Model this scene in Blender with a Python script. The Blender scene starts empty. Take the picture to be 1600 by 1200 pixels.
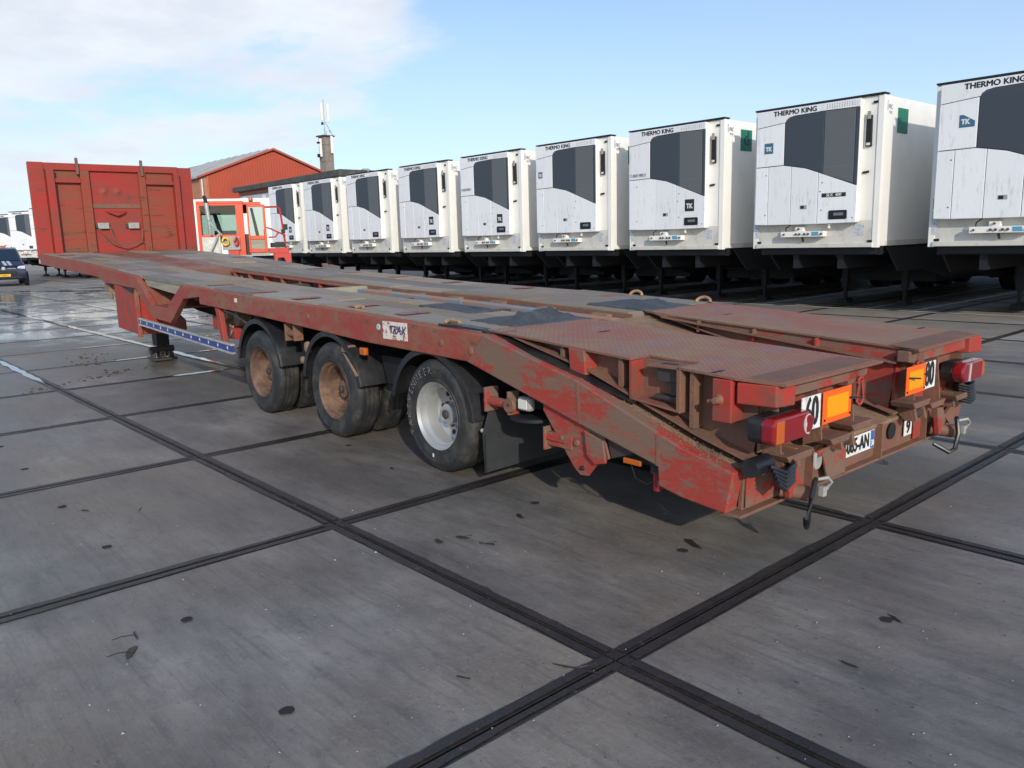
import bpy, bmesh, math, random
from mathutils import Vector, Matrix
random.seed(7)
S = bpy.context.scene
COL = S.collection
PI = math.pi

# ------------------------------------------------------------------ camera
YAW, PITCH, ROLL = -0.7217, 0.1781, -0.0267
CAM = Vector((-12.577, 2.163, 1.6))
fw0 = Vector((math.cos(YAW), math.sin(YAW), 0)); rt0 = Vector((math.sin(YAW), -math.cos(YAW), 0)); up0 = Vector((0, 0, 1))
fw = fw0*math.cos(PITCH) - up0*math.sin(PITCH); upv = up0*math.cos(PITCH) + fw0*math.sin(PITCH)
rt = rt0*math.cos(ROLL) + upv*math.sin(ROLL); upc = -rt0*math.sin(ROLL) + upv*math.cos(ROLL)
cam_data = bpy.data.cameras.new('camera'); cam = bpy.data.objects.new('camera', cam_data); COL.objects.link(cam)
mw = Matrix((rt, upc, -fw)).transposed().to_4x4(); mw.translation = CAM
cam.matrix_world = mw
cam_data.sensor_width = 36; cam_data.lens = 36*1256.4/1600; cam_data.clip_start = 0.05; cam_data.clip_end = 3000
S.camera = cam

# ------------------------------------------------------------------ sky and sun
SUN_EL, SUN_AZ = math.radians(22), math.atan2(0.484, -0.875)
sv = Vector((math.cos(SUN_EL)*math.cos(SUN_AZ), math.cos(SUN_EL)*math.sin(SUN_AZ), math.sin(SUN_EL)))
world = bpy.data.worlds.new('World'); S.world = world; world.use_nodes = True
wn = world.node_tree; wn.nodes.clear()
def wnode(t, **k):
    n = wn.nodes.new(t)
    for a, b in k.items(): setattr(n, a, b)
    return n
sky = wnode('ShaderNodeTexSky', sky_type='NISHITA', sun_disc=False, sun_elevation=SUN_EL, sun_rotation=math.atan2(sv.x, sv.y), air_density=1.0, dust_density=.9, ozone_density=4.5)
bg = wnode('ShaderNodeBackground'); bg.inputs['Strength'].default_value = 0.135
wo = wnode('ShaderNodeOutputWorld')
geo = wnode('ShaderNodeNewGeometry'); sep = wnode('ShaderNodeSeparateXYZ')
tc = wnode('ShaderNodeTexCoord')
wn.links.new(tc.outputs['Generated'], sep.inputs[0])
def wmath(op, a, b=None, c=None, clamp=False):
    n = wnode('ShaderNodeMath', operation=op, use_clamp=clamp)
    for i, v in enumerate((a, b, c)):
        if v is None: continue
        if isinstance(v, (int, float)): n.inputs[i].default_value = v
        else: wn.links.new(v, n.inputs[i])
    return n.outputs[0]
zz = wmath('MAXIMUM', sep.outputs[2], 0.0)
zd = wmath('ADD', zz, 0.16)
cx = wmath('DIVIDE', sep.outputs[0], zd); cy = wmath('DIVIDE', sep.outputs[1], zd)
comb = wnode('ShaderNodeCombineXYZ'); wn.links.new(cx, comb.inputs[0]); wn.links.new(cy, comb.inputs[1])
def wnoise(scale, det, off=0.0, rough=0.55):
    m = wnode('ShaderNodeMapping'); m.inputs['Location'].default_value = (off, off*0.7, off*0.3)
    wn.links.new(comb.outputs[0], m.inputs[0])
    n = wnode('ShaderNodeTexNoise'); n.inputs['Scale'].default_value = scale; n.inputs['Detail'].default_value = det; n.inputs['Roughness'].default_value = rough
    wn.links.new(m.outputs[0], n.inputs['Vector']); return n.outputs['Fac']
n1 = wnoise(1.15, 9, 3.4, 0.56); n2 = wnoise(3.2, 6, 7.7, 0.6)
base = wmath('ADD', wmath('MULTIPLY', n1, 0.72), wmath('MULTIPLY', n2, 0.28))
# a broad bank of cloud stands to the north east, the rest of the sky carries thin scattered cloud
def bump(dx, dy, dz, r, amp):
    v = Vector((dx, dy, dz)).normalized()
    d = wmath('ADD', wmath('ADD', wmath('MULTIPLY', sep.outputs[0], v.x), wmath('MULTIPLY', sep.outputs[1], v.y)), wmath('MULTIPLY', sep.outputs[2], v.z))
    t = wmath('DIVIDE', wmath('SUBTRACT', d, math.cos(r)), 1-math.cos(r), clamp=True)
    return wmath('MULTIPLY', t, amp)
def pixdir(px, py):
    return rt*((px-800)/1256.4) + upc*((600-py)/1256.4) + fw
banks = None
for (px, py, r, amp) in ((170, 60, .30, .21), (420, 90, .26, .19), (560, 70, .2, .10), (-200, 40, .35, .2), (250, -260, .4, .2), (360, 120, .20, .18), (60, 110, .2, .12), (560, 100, .17, .17), (850, 25, .05, .16)):
    q = pixdir(px, py)
    b = bump(q.x, q.y, q.z, r, amp)
    banks = b if banks is None else wmath('MAXIMUM', banks, b)
lowcut = wmath('MULTIPLY', wmath('SUBTRACT', 0.30, zz, clamp=True), 0.25)
q = pixdir(1350, 60); clear = bump(q.x, q.y, q.z, .56, .26)
q = pixdir(400, 330); clear2 = bump(q.x, q.y, q.z, .22, .10)
dens = wmath('SUBTRACT', wmath('SUBTRACT', wmath('ADD', base, banks), lowcut), wmath('MAXIMUM', clear, clear2))
cr = wnode('ShaderNodeValToRGB'); cr.color_ramp.elements[0].position = 0.50; cr.color_ramp.elements[1].position = 0.66
cr.color_ramp.interpolation = 'EASE'
wn.links.new(dens, cr.inputs[0])
cfac = wmath('MULTIPLY', cr.outputs[0], 0.9)
shade = wnode('ShaderNodeValToRGB')
shade.color_ramp.elements[0].position = 0.35; shade.color_ramp.elements[0].color = (5.5, 5.6, 5.85, 1)
shade.color_ramp.elements[1].position = 0.62; shade.color_ramp.elements[1].color = (4.45, 4.55, 4.95, 1)
wn.links.new(n2, shade.inputs[0])
mixc = wnode('ShaderNodeMixRGB'); wn.links.new(cfac, mixc.inputs[0]); wn.links.new(sky.outputs[0], mixc.inputs[1]); wn.links.new(shade.outputs[0], mixc.inputs[2])
veil = wmath('MULTIPLY', wmath('SUBTRACT', 1.0, wmath('DIVIDE', zz, 0.42), clamp=True), 0.62)
veil = wmath('MULTIPLY', veil, wmath('ADD', 0.75, wmath('MULTIPLY', n1, 0.5)))
mixv = wnode('ShaderNodeMixRGB'); mixv.inputs[2].default_value = (4.6, 5.15, 5.7, 1); wn.links.new(veil, mixv.inputs[0]); wn.links.new(mixc.outputs[0], mixv.inputs[1])
wn.links.new(mixv.outputs[0], bg.inputs[0]); wn.links.new(bg.outputs[0], wo.inputs[0])
sl = bpy.data.lights.new('sun', 'SUN'); sl.energy = 2.3; sl.angle = math.radians(0.9); sl.color = (1, .93, .82)
so = bpy.data.objects.new('sun', sl); COL.objects.link(so); so.rotation_euler = sv.to_track_quat('Z', 'Y').to_euler(); so.location = (0, 0, 30)
S.view_settings.view_transform = 'Standard'; S.view_settings.look = 'None'; S.view_settings.gamma = 1
S.view_settings.exposure = 0.40
S.view_settings.use_curve_mapping = False
S.cycles.max_bounces = 8

# ------------------------------------------------------------------ materials
def mat(name, col, rough=.5, metal=0., dirt=None, damt=.5, dscale=4., dlo=.45, dhi=.62, bump=0., bscale=60., rnd=0., drough=None, stretch=(1, 1, 1), second=None, samt=.5, sscale=12., slo=.55, shi=.65, world_co=False, spec=.5, coat=0.):
    m = bpy.data.materials.new(name); m.use_nodes = True; nt = m.node_tree
    b = nt.nodes['Principled BSDF']; L = nt.links
    b.inputs['Roughness'].default_value = rough; b.inputs['Metallic'].default_value = metal
    b.inputs['Specular IOR Level'].default_value = spec
    b.inputs['Coat Weight'].default_value = coat
    if world_co:
        g = nt.nodes.new('ShaderNodeNewGeometry'); src = g.outputs['Position']
    else:
        t = nt.nodes.new('ShaderNodeTexCoord'); src = t.outputs['Object']
    mp = nt.nodes.new('ShaderNodeMapping'); mp.inputs['Scale'].default_value = stretch; L.new(src, mp.inputs[0])
    c = nt.nodes.new('ShaderNodeRGB'); c.outputs[0].default_value = (*col, 1); cur = c.outputs[0]
    rcur = None
    def noise(s, d=6, r=.6):
        n = nt.nodes.new('ShaderNodeTexNoise'); n.inputs['Scale'].default_value = s; n.inputs['Detail'].default_value = d; n.inputs['Roughness'].default_value = r
        L.new(mp.outputs[0], n.inputs['Vector']); return n.outputs['Fac']
    def layer(cur, dc, amt, sc, lo, hi):
        r = nt.nodes.new('ShaderNodeMapRange'); r.inputs['From Min'].default_value = lo; r.inputs['From Max'].default_value = hi; r.inputs['To Max'].default_value = amt
        q1 = nt.nodes.new('ShaderNodeMath'); q1.operation = 'MULTIPLY'; L.new(noise(sc, 8, .65), q1.inputs[0]); q1.inputs[1].default_value = .74
        q2 = nt.nodes.new('ShaderNodeMath'); q2.operation = 'MULTIPLY_ADD'; L.new(noise(sc*7, 6, .7), q2.inputs[0]); q2.inputs[1].default_value = .26; L.new(q1.outputs[0], q2.inputs[2])
        L.new(q2.outputs[0], r.inputs[0])
        x = nt.nodes.new('ShaderNodeMixRGB'); x.inputs[2].default_value = (*dc, 1); L.new(r.outputs[0], x.inputs[0]); L.new(cur, x.inputs[1])
        return x.outputs[0], r.outputs[0]
    if dirt:
        cur, f = layer(cur, dirt, damt, dscale, dlo, dhi)
        if drough is not None:
            r = nt.nodes.new('ShaderNodeMapRange'); r.inputs['To Min'].default_value = rough; r.inputs['To Max'].default_value = drough
            L.new(f, r.inputs[0]); L.new(r.outputs[0], b.inputs['Roughness'])
    if second: cur, _ = layer(cur, second, samt, sscale, slo, shi)
    if rnd:
        oi = nt.nodes.new('ShaderNodeObjectInfo'); h = nt.nodes.new('ShaderNodeHueSaturation')
        r = nt.nodes.new('ShaderNodeMapRange'); r.inputs['To Min'].default_value = 1-rnd; r.inputs['To Max'].default_value = 1+rnd
        L.new(oi.outputs['Random'], r.inputs[0]); L.new(r.outputs[0], h.inputs['Value']); L.new(cur, h.inputs['Color']); cur = h.outputs[0]
    L.new(cur, b.inputs['Base Color'])
    if bump:
        n = noise(bscale, 4, .7); bp = nt.nodes.new('ShaderNodeBump'); bp.inputs['Strength'].default_value = bump; bp.inputs['Distance'].default_value = .01
        L.new(n, bp.inputs['Height']); L.new(bp.outputs[0], b.inputs['Normal'])
    return m

RUST = (.10, .052, .032); MUD = (.17, .115, .068); GREY = (.16, .13, .11)
M = {}
M['red'] = mat('red_paint', (.38, .035, .024), .58, dirt=(.15, .07, .045), damt=.9, dscale=5, dlo=.45, dhi=.6, bump=.15, bscale=30, second=(.1, .05, .035), samt=.8, sscale=14, slo=.6, shi=.68, drough=.65)
M['red_frame'] = mat('red_frame_paint', (.31, .045, .031), .62, dirt=(.24, .125, .075), damt=.9, dscale=2.6, dlo=.43, dhi=.60, bump=.25, bscale=25, second=(.12, .07, .05), samt=.9, sscale=14, slo=.54, shi=.60, drough=.75, stretch=(.7, 1, 1.3))
M['red_tail'] = mat('red_tail_paint', (.35, .042, .028), .68, dirt=(.19, .115, .08), damt=1, dscale=3.4, dlo=.475, dhi=.53, bump=.35, bscale=30, second=(.17, .11, .09), samt=.8, sscale=40, slo=.54, shi=.62, drough=.75, stretch=(.6, 1, 1.4))
M['red_bulk'] = mat('red_bulkhead_paint', (.36, .028, .017), .45, dirt=(.2, .05, .03), damt=.85, dscale=2.0, dlo=.45, dhi=.62, bump=.3, bscale=12, second=(.10, .045, .03), samt=.7, sscale=7, slo=.56, shi=.64, drough=.7, stretch=(1, .5, 1.6))
M['brown_bulk'] = mat('rusty_red_plywood', (.30, .042, .02), .6, dirt=(.20, .07, .03), damt=.9, dscale=2.2, dlo=.42, dhi=.60, bump=.4, bscale=15, second=(.05, .03, .022), samt=.8, sscale=7, slo=.56, shi=.62, stretch=(1, .35, 2.2))
M['rust'] = mat('rusty_steel', (.23, .105, .065), .75, dirt=(.14, .085, .06), damt=.9, dscale=6, dlo=.4, dhi=.62, bump=.5, bscale=45, second=(.25, .055, .04), samt=.7, sscale=5, slo=.55, shi=.62)
M['rust_clay'] = mat('clay_covered_steel', (.30, .19, .11), .85, dirt=(.18, .11, .075), damt=.8, dscale=7, dlo=.42, dhi=.62, bump=.7, bscale=50)
M['dark_steel'] = mat('dark_steel', (.045, .04, .038), .6, dirt=(.07, .05, .04), damt=.6, dscale=8, bump=.3)
M['black'] = mat('black_plastic', (.012, .013, .016), .38, dirt=(.06, .055, .05), damt=.4, dscale=3, bump=.1, drough=.6)
M['chassis'] = mat('black_chassis', (.009, .01, .013), .6)
M['flap'] = mat('rubber_flap', (.03, .033, .037), .55, dirt=(.06, .055, .05), damt=.5, dscale=4)
M['rubber'] = mat('tyre_rubber', (.020, .021, .023), .6, dirt=(.10, .088, .07), damt=.75, dscale=6, dlo=.46, dhi=.66, bump=.2, bscale=30, drough=.8)
M['steel_rim'] = mat('silver_rim', (.48, .48, .47), .38, metal=.55, dirt=(.2, .16, .12), damt=.55, dscale=6, dlo=.5, dhi=.7, drough=.6)
M['mud_rim'] = mat('muddy_rim', (.21, .12, .075), .7, dirt=(.10, .055, .038), damt=.95, dscale=7, dlo=.42, dhi=.56, bump=.6, bscale=40)
M['deck'] = mat('grey_deck_board', (.26, .238, .205), .72, dirt=(.30, .19, .095), damt=.9, dscale=1.1, dlo=.44, dhi=.60, bump=.6, bscale=14, second=(.15, .145, .14), samt=.6, sscale=5, slo=.5, shi=.65, rnd=.28, stretch=(.35, 2.2, 1), drough=.8)
M['deck_red'] = mat('red_deck_steel', (.34, .10, .065), .6, dirt=(.2, .14, .11), damt=.9, dscale=2.5, bump=.3, second=(.07, .05, .045), samt=.7, sscale=9, slo=.52, shi=.62, stretch=(.6, 1.6, 1))
M['wood_edge'] = mat('wet_timber', (.34, .31, .23), .6, dirt=(.16, .16, .12), damt=.6, dscale=5, bump=.3, stretch=(.3, 1, 3))
M['beam_blue'] = mat('worn_blue_beam', (.22, .235, .25), .5, dirt=(.36, .19, .12), damt=1, dscale=2.6, dlo=.48, dhi=.54, bump=.3, stretch=(.7, 1, 2.2), drough=.75)
M['tarp'] = mat('blue_grey_rubber_sheet', (.05, .06, .072), .72, dirt=(.12, .12, .12), damt=.5, dscale=8, bump=.8, bscale=40)
M['rope'] = mat('muddy_lashing_ring', (.45, .26, .13), .7, dirt=(.14, .07, .04), damt=.7, dscale=20)
M['white'] = mat('white_body_paint', (.88, .86, .80), .32, dirt=(.62, .58, .50), damt=.35, dscale=1.2, dlo=.45, dhi=.7, coat=.1, rnd=.03, stretch=(1, 1, .4))
M['white_panel'] = mat('white_unit_panel', (.86, .86, .87), .3, dirt=(.5, .48, .44), damt=.35, dscale=2.2, dlo=.55, dhi=.75, second=(.35, .32, .28), samt=.5, sscale=5, slo=.55, shi=.68, stretch=(3, 1, .5), rnd=.04)
M['white_dirty'] = mat('dirty_white_panel', (.64, .62, .56), .5, dirt=(.33, .28, .22), damt=.6, dscale=4, dlo=.5, dhi=.7, second=(.2, .13, .08), samt=.5, sscale=18, slo=.62, shi=.7)
M['slate'] = mat('slate_grille', (.048, .062, .078), .55)
M['grey'] = mat('light_grey_plastic', (.36, .36, .34), .5, dirt=(.2, .17, .13), damt=.5, dscale=20)
M['seam'] = mat('dark_seam', (.12, .12, .12), .7)
M['txt'] = mat('black_lettering', (.02, .02, .02), .5)
M['txt_grey'] = mat('grey_lettering', (.16, .18, .2), .5)
M['badge'] = mat('blue_badge', (.05, .15, .24), .4)
M['green'] = mat('green_placard', (.01, .17, .10), .5)
M['green_dark'] = mat('dark_green_letter', (.008, .05, .045), .5)
M['yellow'] = mat('yellow_sticker', (.6, .4, .12), .6)
M['paper'] = mat('pale_sticker', (.62, .64, .68), .6, dirt=(.3, .32, .36), damt=.7, dscale=25, dlo=.45, dhi=.55)
M['brass'] = mat('brass_socket', (.12, .07, .05), .5)
M['cyan'] = mat('cyan_label', (.1, .35, .5), .5)
M['lamp_red'] = mat('red_lens', (.26, .008, .012), .22, coat=.6, dirt=(.16, .02, .03), damt=.5, dscale=12)
M['lamp_amber'] = mat('amber_lens', (.5, .11, .01), .25, coat=.6)
M['lamp_white'] = mat('clear_lens', (.55, .5, .45), .2, coat=.6)
M['refl_orange'] = mat('orange_reflector_border', (.9, .13, .01), .45)
M['refl_yellow'] = mat('yellow_reflector', (.85, .34, .0), .4)
M['plate_white'] = mat('white_plate', (.8, .8, .76), .45, dirt=(.25, .2, .16), damt=.6, dscale=14, dlo=.5, dhi=.65)
M['plate_blue'] = mat('blue_strip', (.05, .14, .4), .4)
M['guard_blue'] = mat('blue_side_guard', (.025, .05, .26), .45, dirt=(.06, .06, .08), damt=.4, dscale=8)
M['alu'] = mat('dull_aluminium', (.5, .5, .46), .45, metal=.3, dirt=(.2, .18, .14), damt=.5, dscale=8)
M['star'] = mat('white_star', (.7, .7, .65), .5)
M['sticker'] = mat('peeling_sticker', (.75, .68, .6), .6, dirt=(.28, .07, .05), damt=1, dscale=16, dlo=.52, dhi=.56)
M['ink'] = mat('blue_ink', (.03, .05, .16), .5)
M['chalk'] = mat('white_chalk', (.2, .2, .19), .9, dirt=(.05, .05, .05), damt=1, dscale=60, dlo=.48, dhi=.55)
M['brick'] = mat('brick_wall', (.48, .21, .12), .8, dirt=(.34, .12, .07), damt=.6, dscale=1.5)
M['shed_red'] = mat('red_cladding', (.46, .085, .04), .5, dirt=(.3, .06, .04), damt=.4, dscale=.4)
M['roof'] = mat('grey_sheet_roof', (.36, .37, .38), .5, dirt=(.25, .26, .27), damt=.6, dscale=.5)
M['fascia'] = mat('dark_fascia', (.055, .055, .05), .6, dirt=(.15, .14, .12), damt=.5, dscale=2)
M['glaze'] = mat('milky_glazing', (.42, .45, .47), .3, dirt=(.55, .57, .58), damt=.6, dscale=.8)
M['chim'] = mat('brown_brick', (.27, .235, .2), .85, dirt=(.2, .15, .12), damt=.8, dscale=2.5, bump=.3)
M['orange'] = mat('orange_paint', (.72, .065, .012), .35, coat=.3)
M['tred'] = mat('red_bumper_paint', (.5, .035, .02), .4)
M['glass'] = None
def glass(name, col, alpha_rough=.03):
    m = bpy.data.materials.new(name); m.use_nodes = True; nt = m.node_tree; nt.nodes.clear()
    o = nt.nodes.new('ShaderNodeOutputMaterial'); tr = nt.nodes.new('ShaderNodeBsdfTransparent'); tr.inputs[0].default_value = (*col, 1)
    g = nt.nodes.new('ShaderNodeBsdfGlossy'); g.inputs['Roughness'].default_value = alpha_rough
    fr = nt.nodes.new('ShaderNodeFresnel'); fr.inputs[0].default_value = 1.5; mx = nt.nodes.new('ShaderNodeMixShader')
    nt.links.new(fr.outputs[0], mx.inputs[0]); nt.links.new(tr.outputs[0], mx.inputs[1]); nt.links.new(g.outputs[0], mx.inputs[2]); nt.links.new(mx.outputs[0], o.inputs[0])
    return m
M['glass'] = glass('cab_glass', (.72, .82, .8)); M['dark_glass'] = mat('dark_glass', (.02, .035, .06), .08, spec=.8)
M['navy'] = mat('navy_paint', (.008, .014, .045), .25, coat=.8)
M['headlight'] = mat('headlight_glass', (.6, .6, .62), .15, coat=.5)
M['numplate'] = mat('yellow_number_plate', (.8, .5, .03), .45)
M['concrete_wall'] = mat('grey_wall_cladding', (.6, .59, .56), .7)
M['line'] = mat('white_road_paint', (.78, .77, .73), .55, dirt=(.2, .19, .17), damt=.8, dscale=3, dlo=.5, dhi=.66, world_co=True)
M['leaf'] = mat('wet_brown_leaf', (.03, .024, .018), .5)
M['pebble'] = mat('pale_pebble', (.3, .29, .27), .6)
M['mudpile'] = mat('mud_clods', (.085, .052, .034), .8, bump=.5)

# diamond tread plate
def tread_mat():
    m = mat('chequer_plate', (.33, .125, .085), .8, dirt=(.30, .20, .11), damt=.95, dscale=1.3, dlo=.46, dhi=.6, second=(.25, .19, .19), samt=.7, sscale=3.1, slo=.5, shi=.62, drough=.75)
    nt = m.node_tree; b = nt.nodes['Principled BSDF']; L = nt.links
    t = nt.nodes.new('ShaderNodeTexCoord'); sp = nt.nodes.new('ShaderNodeSeparateXYZ'); L.new(t.outputs['Object'], sp.inputs[0])
    def mm(op, a, b_=None):
        n = nt.nodes.new('ShaderNodeMath'); n.operation = op
        for i, v in enumerate((a, b_)):
            if v is None: continue
            if isinstance(v, (int, float)): n.inputs[i].default_value = v
            else: L.new(v, n.inputs[i])
        return n.outputs[0]
    p = mm('MULTIPLY', mm('ADD', sp.outputs[0], sp.outputs[1]), 2*PI/.042)
    q = mm('MULTIPLY', mm('SUBTRACT', sp.outputs[0], sp.outputs[1]), 2*PI/.042)
    h = mm('MAXIMUM', mm('POWER', mm('ABSOLUTE', mm('SINE', mm('MULTIPLY', p, .5))), 6), mm('POWER', mm('ABSOLUTE', mm('SINE', mm('MULTIPLY', q, .5))), 6))
    bp = nt.nodes.new('ShaderNodeBump'); bp.inputs['Strength'].default_value = .6; bp.inputs['Distance'].default_value = .004; bp.invert = False
    L.new(h, bp.inputs['Height']); L.new(bp.outputs[0], b.inputs['Normal'])
    # base colour goes darker between the ridges
    src = b.inputs['Base Color'].links[0].from_socket
    x = nt.nodes.new('ShaderNodeMixRGB'); x.inputs[2].default_value = (.17, .105, .085, 1)
    r = nt.nodes.new('ShaderNodeMapRange'); r.inputs['From Min'].default_value = .55; r.inputs['From Max'].default_value = .1; r.inputs['To Max'].default_value = .38
    L.new(h, r.inputs[0]); L.new(r.outputs[0], x.inputs[0]); L.new(src, x.inputs[1]); L.new(x.outputs[0], b.inputs['Base Color'])
    return m
M['tread'] = tread_mat()

# wet concrete
def concrete(name, tone=1.):
    m = bpy.data.materials.new(name); m.use_nodes = True; nt = m.node_tree; b = nt.nodes['Principled BSDF']; L = nt.links
    g = nt.nodes.new('ShaderNodeNewGeometry'); P = g.outputs['Position']
    def noise(s, d, r=.6, st=(1, 1, 1), off=(0, 0, 0)):
        mp = nt.nodes.new('ShaderNodeMapping'); mp.inputs['Scale'].default_value = st; mp.inputs['Location'].default_value = off; L.new(P, mp.inputs[0])
        n = nt.nodes.new('ShaderNodeTexNoise'); n.inputs['Scale'].default_value = s; n.inputs['Detail'].default_value = d; n.inputs['Roughness'].default_value = r
        L.new(mp.outputs[0], n.inputs['Vector']); return n.outputs['Fac']
    def rng(f, a, b_, c=0., d=1.):
        r = nt.nodes.new('ShaderNodeMapRange'); r.inputs['From Min'].default_value = a; r.inputs['From Max'].default_value = b_; r.inputs['To Min'].default_value = c; r.inputs['To Max'].default_value = d
        L.new(f, r.inputs[0]); return r.outputs[0]
    def mix(f, c1, c2):
        x = nt.nodes.new('ShaderNodeMixRGB')
        for i, c in ((0, f), (1, c1), (2, c2)):
            if isinstance(c, tuple): x.inputs[i].default_value = (*c, 1)
            elif isinstance(c, float): x.inputs[i].default_value = c
            else: L.new(c, x.inputs[i])
        return x.outputs[0]
    def mm(op, a, b_):
        n = nt.nodes.new('ShaderNodeMath'); n.operation = op; n.use_clamp = True
        for i, v in enumerate((a, b_)):
            if isinstance(v, (int, float)): n.inputs[i].default_value = v
            else: L.new(v, n.inputs[i])
        return n.outputs[0]
    big = noise(.35, 5, .6); mid = noise(1.7, 8, .7, (1, 2.2, 1)); fine = noise(34, 5, .85); streak = noise(7, 6, .7, (.25, 3.5, 1), (4, 2, 0))
    c = mix(rng(mid, .36, .62), (.20*tone, .190*tone, .175*tone), (.36*tone, .338*tone, .305*tone))
    c = mix(rng(big, .40, .58, 0, .7), c, (.25*tone, .20*tone, .145*tone))
    c = mix(rng(streak, .52, .68, 0, .45), c, (.10*tone, .092*tone, .088*tone))
    c = mix(rng(fine, .53, .70, 0, .85), c, (.36*tone, .34*tone, .31*tone))
    c = mix(rng(noise(11, 8, .75, (1, 1, 1), (2, 7, 0)), .54, .64, 0, .35), c, (.115*tone, .102*tone, .088*tone))
    c = mix(rng(noise(90, 2, .5, (1, 1, 1), (9, 1, 0)), .70, .74, 0, .8), c, (.03, .028, .026))
    oi = nt.nodes.new('ShaderNodeObjectInfo'); h = nt.nodes.new('ShaderNodeHueSaturation'); L.new(rng(oi.outputs['Random'], 0, 1, .86, 1.12), h.inputs['Value']); L.new(c, h.inputs['Color'])
    # wetness: damp, standing water in one low part; sunlit strips painted paler
    sp = nt.nodes.new('ShaderNodeSeparateXYZ'); L.new(P, sp.inputs[0])
    wet0 = noise(.5, 6, .65, (.8, 1.4, 1), (3, 8, 0))
    gx = rng(sp.outputs[0], -7, 7, .07, .22)
    lit_row = rng(sp.outputs[1], -9.0, -12.5, 0, .5)  # sunlit strip at the parked row, painted paler through lower wetness
    lit_far = rng(sp.outputs[0], 26, 30, 0, .6)  # far sunlit strip, painted paler likewise
    wf = mm('SUBTRACT', mm('SUBTRACT', mm('ADD', wet0, gx), lit_row), lit_far)
    wet = rng(wf, .40, .66)
    puddle = mm('MULTIPLY', rng(mm('ADD', wf, mm('MULTIPLY', fine, .05)), .68, .76), rng(sp.outputs[0], 1, 6))
    L.new(mix(wet, h.outputs[0], mix(.60, h.outputs[0], (.034, .034, .037))), b.inputs['Base Color'])
    ro = mm('ADD', rng(wet, 0, 1, .66, .42), rng(fine, .3, .7, -.05, .07))
    rr = nt.nodes.new('ShaderNodeMixRGB'); L.new(puddle, rr.inputs[0]); L.new(ro, rr.inputs[1]); rr.inputs[2].default_value = (.09, .09, .09, 1)
    L.new(rr.outputs[0], b.inputs['Roughness'])
    ripple = noise(2.2, 4, .6, (.7, 1.5, 1), (2, 2, 5))
    bs = nt.nodes.new('ShaderNodeBump'); bs.inputs['Distance'].default_value = .006; L.new(rng(puddle, 0, 1, .95, .03), bs.inputs['Strength'])
    L.new(mm('ADD', mm('MULTIPLY', fine, .5), mm('MULTIPLY', streak, .5)), bs.inputs['Height'])
    b2 = nt.nodes.new('ShaderNodeBump'); b2.inputs['Distance'].default_value = .05; b2.inputs['Strength'].default_value = .10; L.new(ripple, b2.inputs['Height']); L.new(bs.outputs[0], b2.inputs['Normal'])
    L.new(b2.outputs[0], b.inputs['Normal'])
    b.inputs['Specular IOR Level'].default_value = .5
    return m
M['concrete'] = concrete('wet_concrete')
M['ground'] = concrete('yard_ground', 1.1)
M['edge'] = mat('steel_slab_edge', (.022, .021, .021), .42, dirt=(.045, .034, .03), damt=.8, dscale=3, dlo=.42, dhi=.62, bump=.7, bscale=30, second=(.14, .13, .12), samt=.7, sscale=16, slo=.60, shi=.66, world_co=True, drough=.6)
M['water'] = mat('standing_water', (.02, .022, .025), .06)
M['gap'] = mat('joint_grit', (.02, .018, .016), .9)

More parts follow.
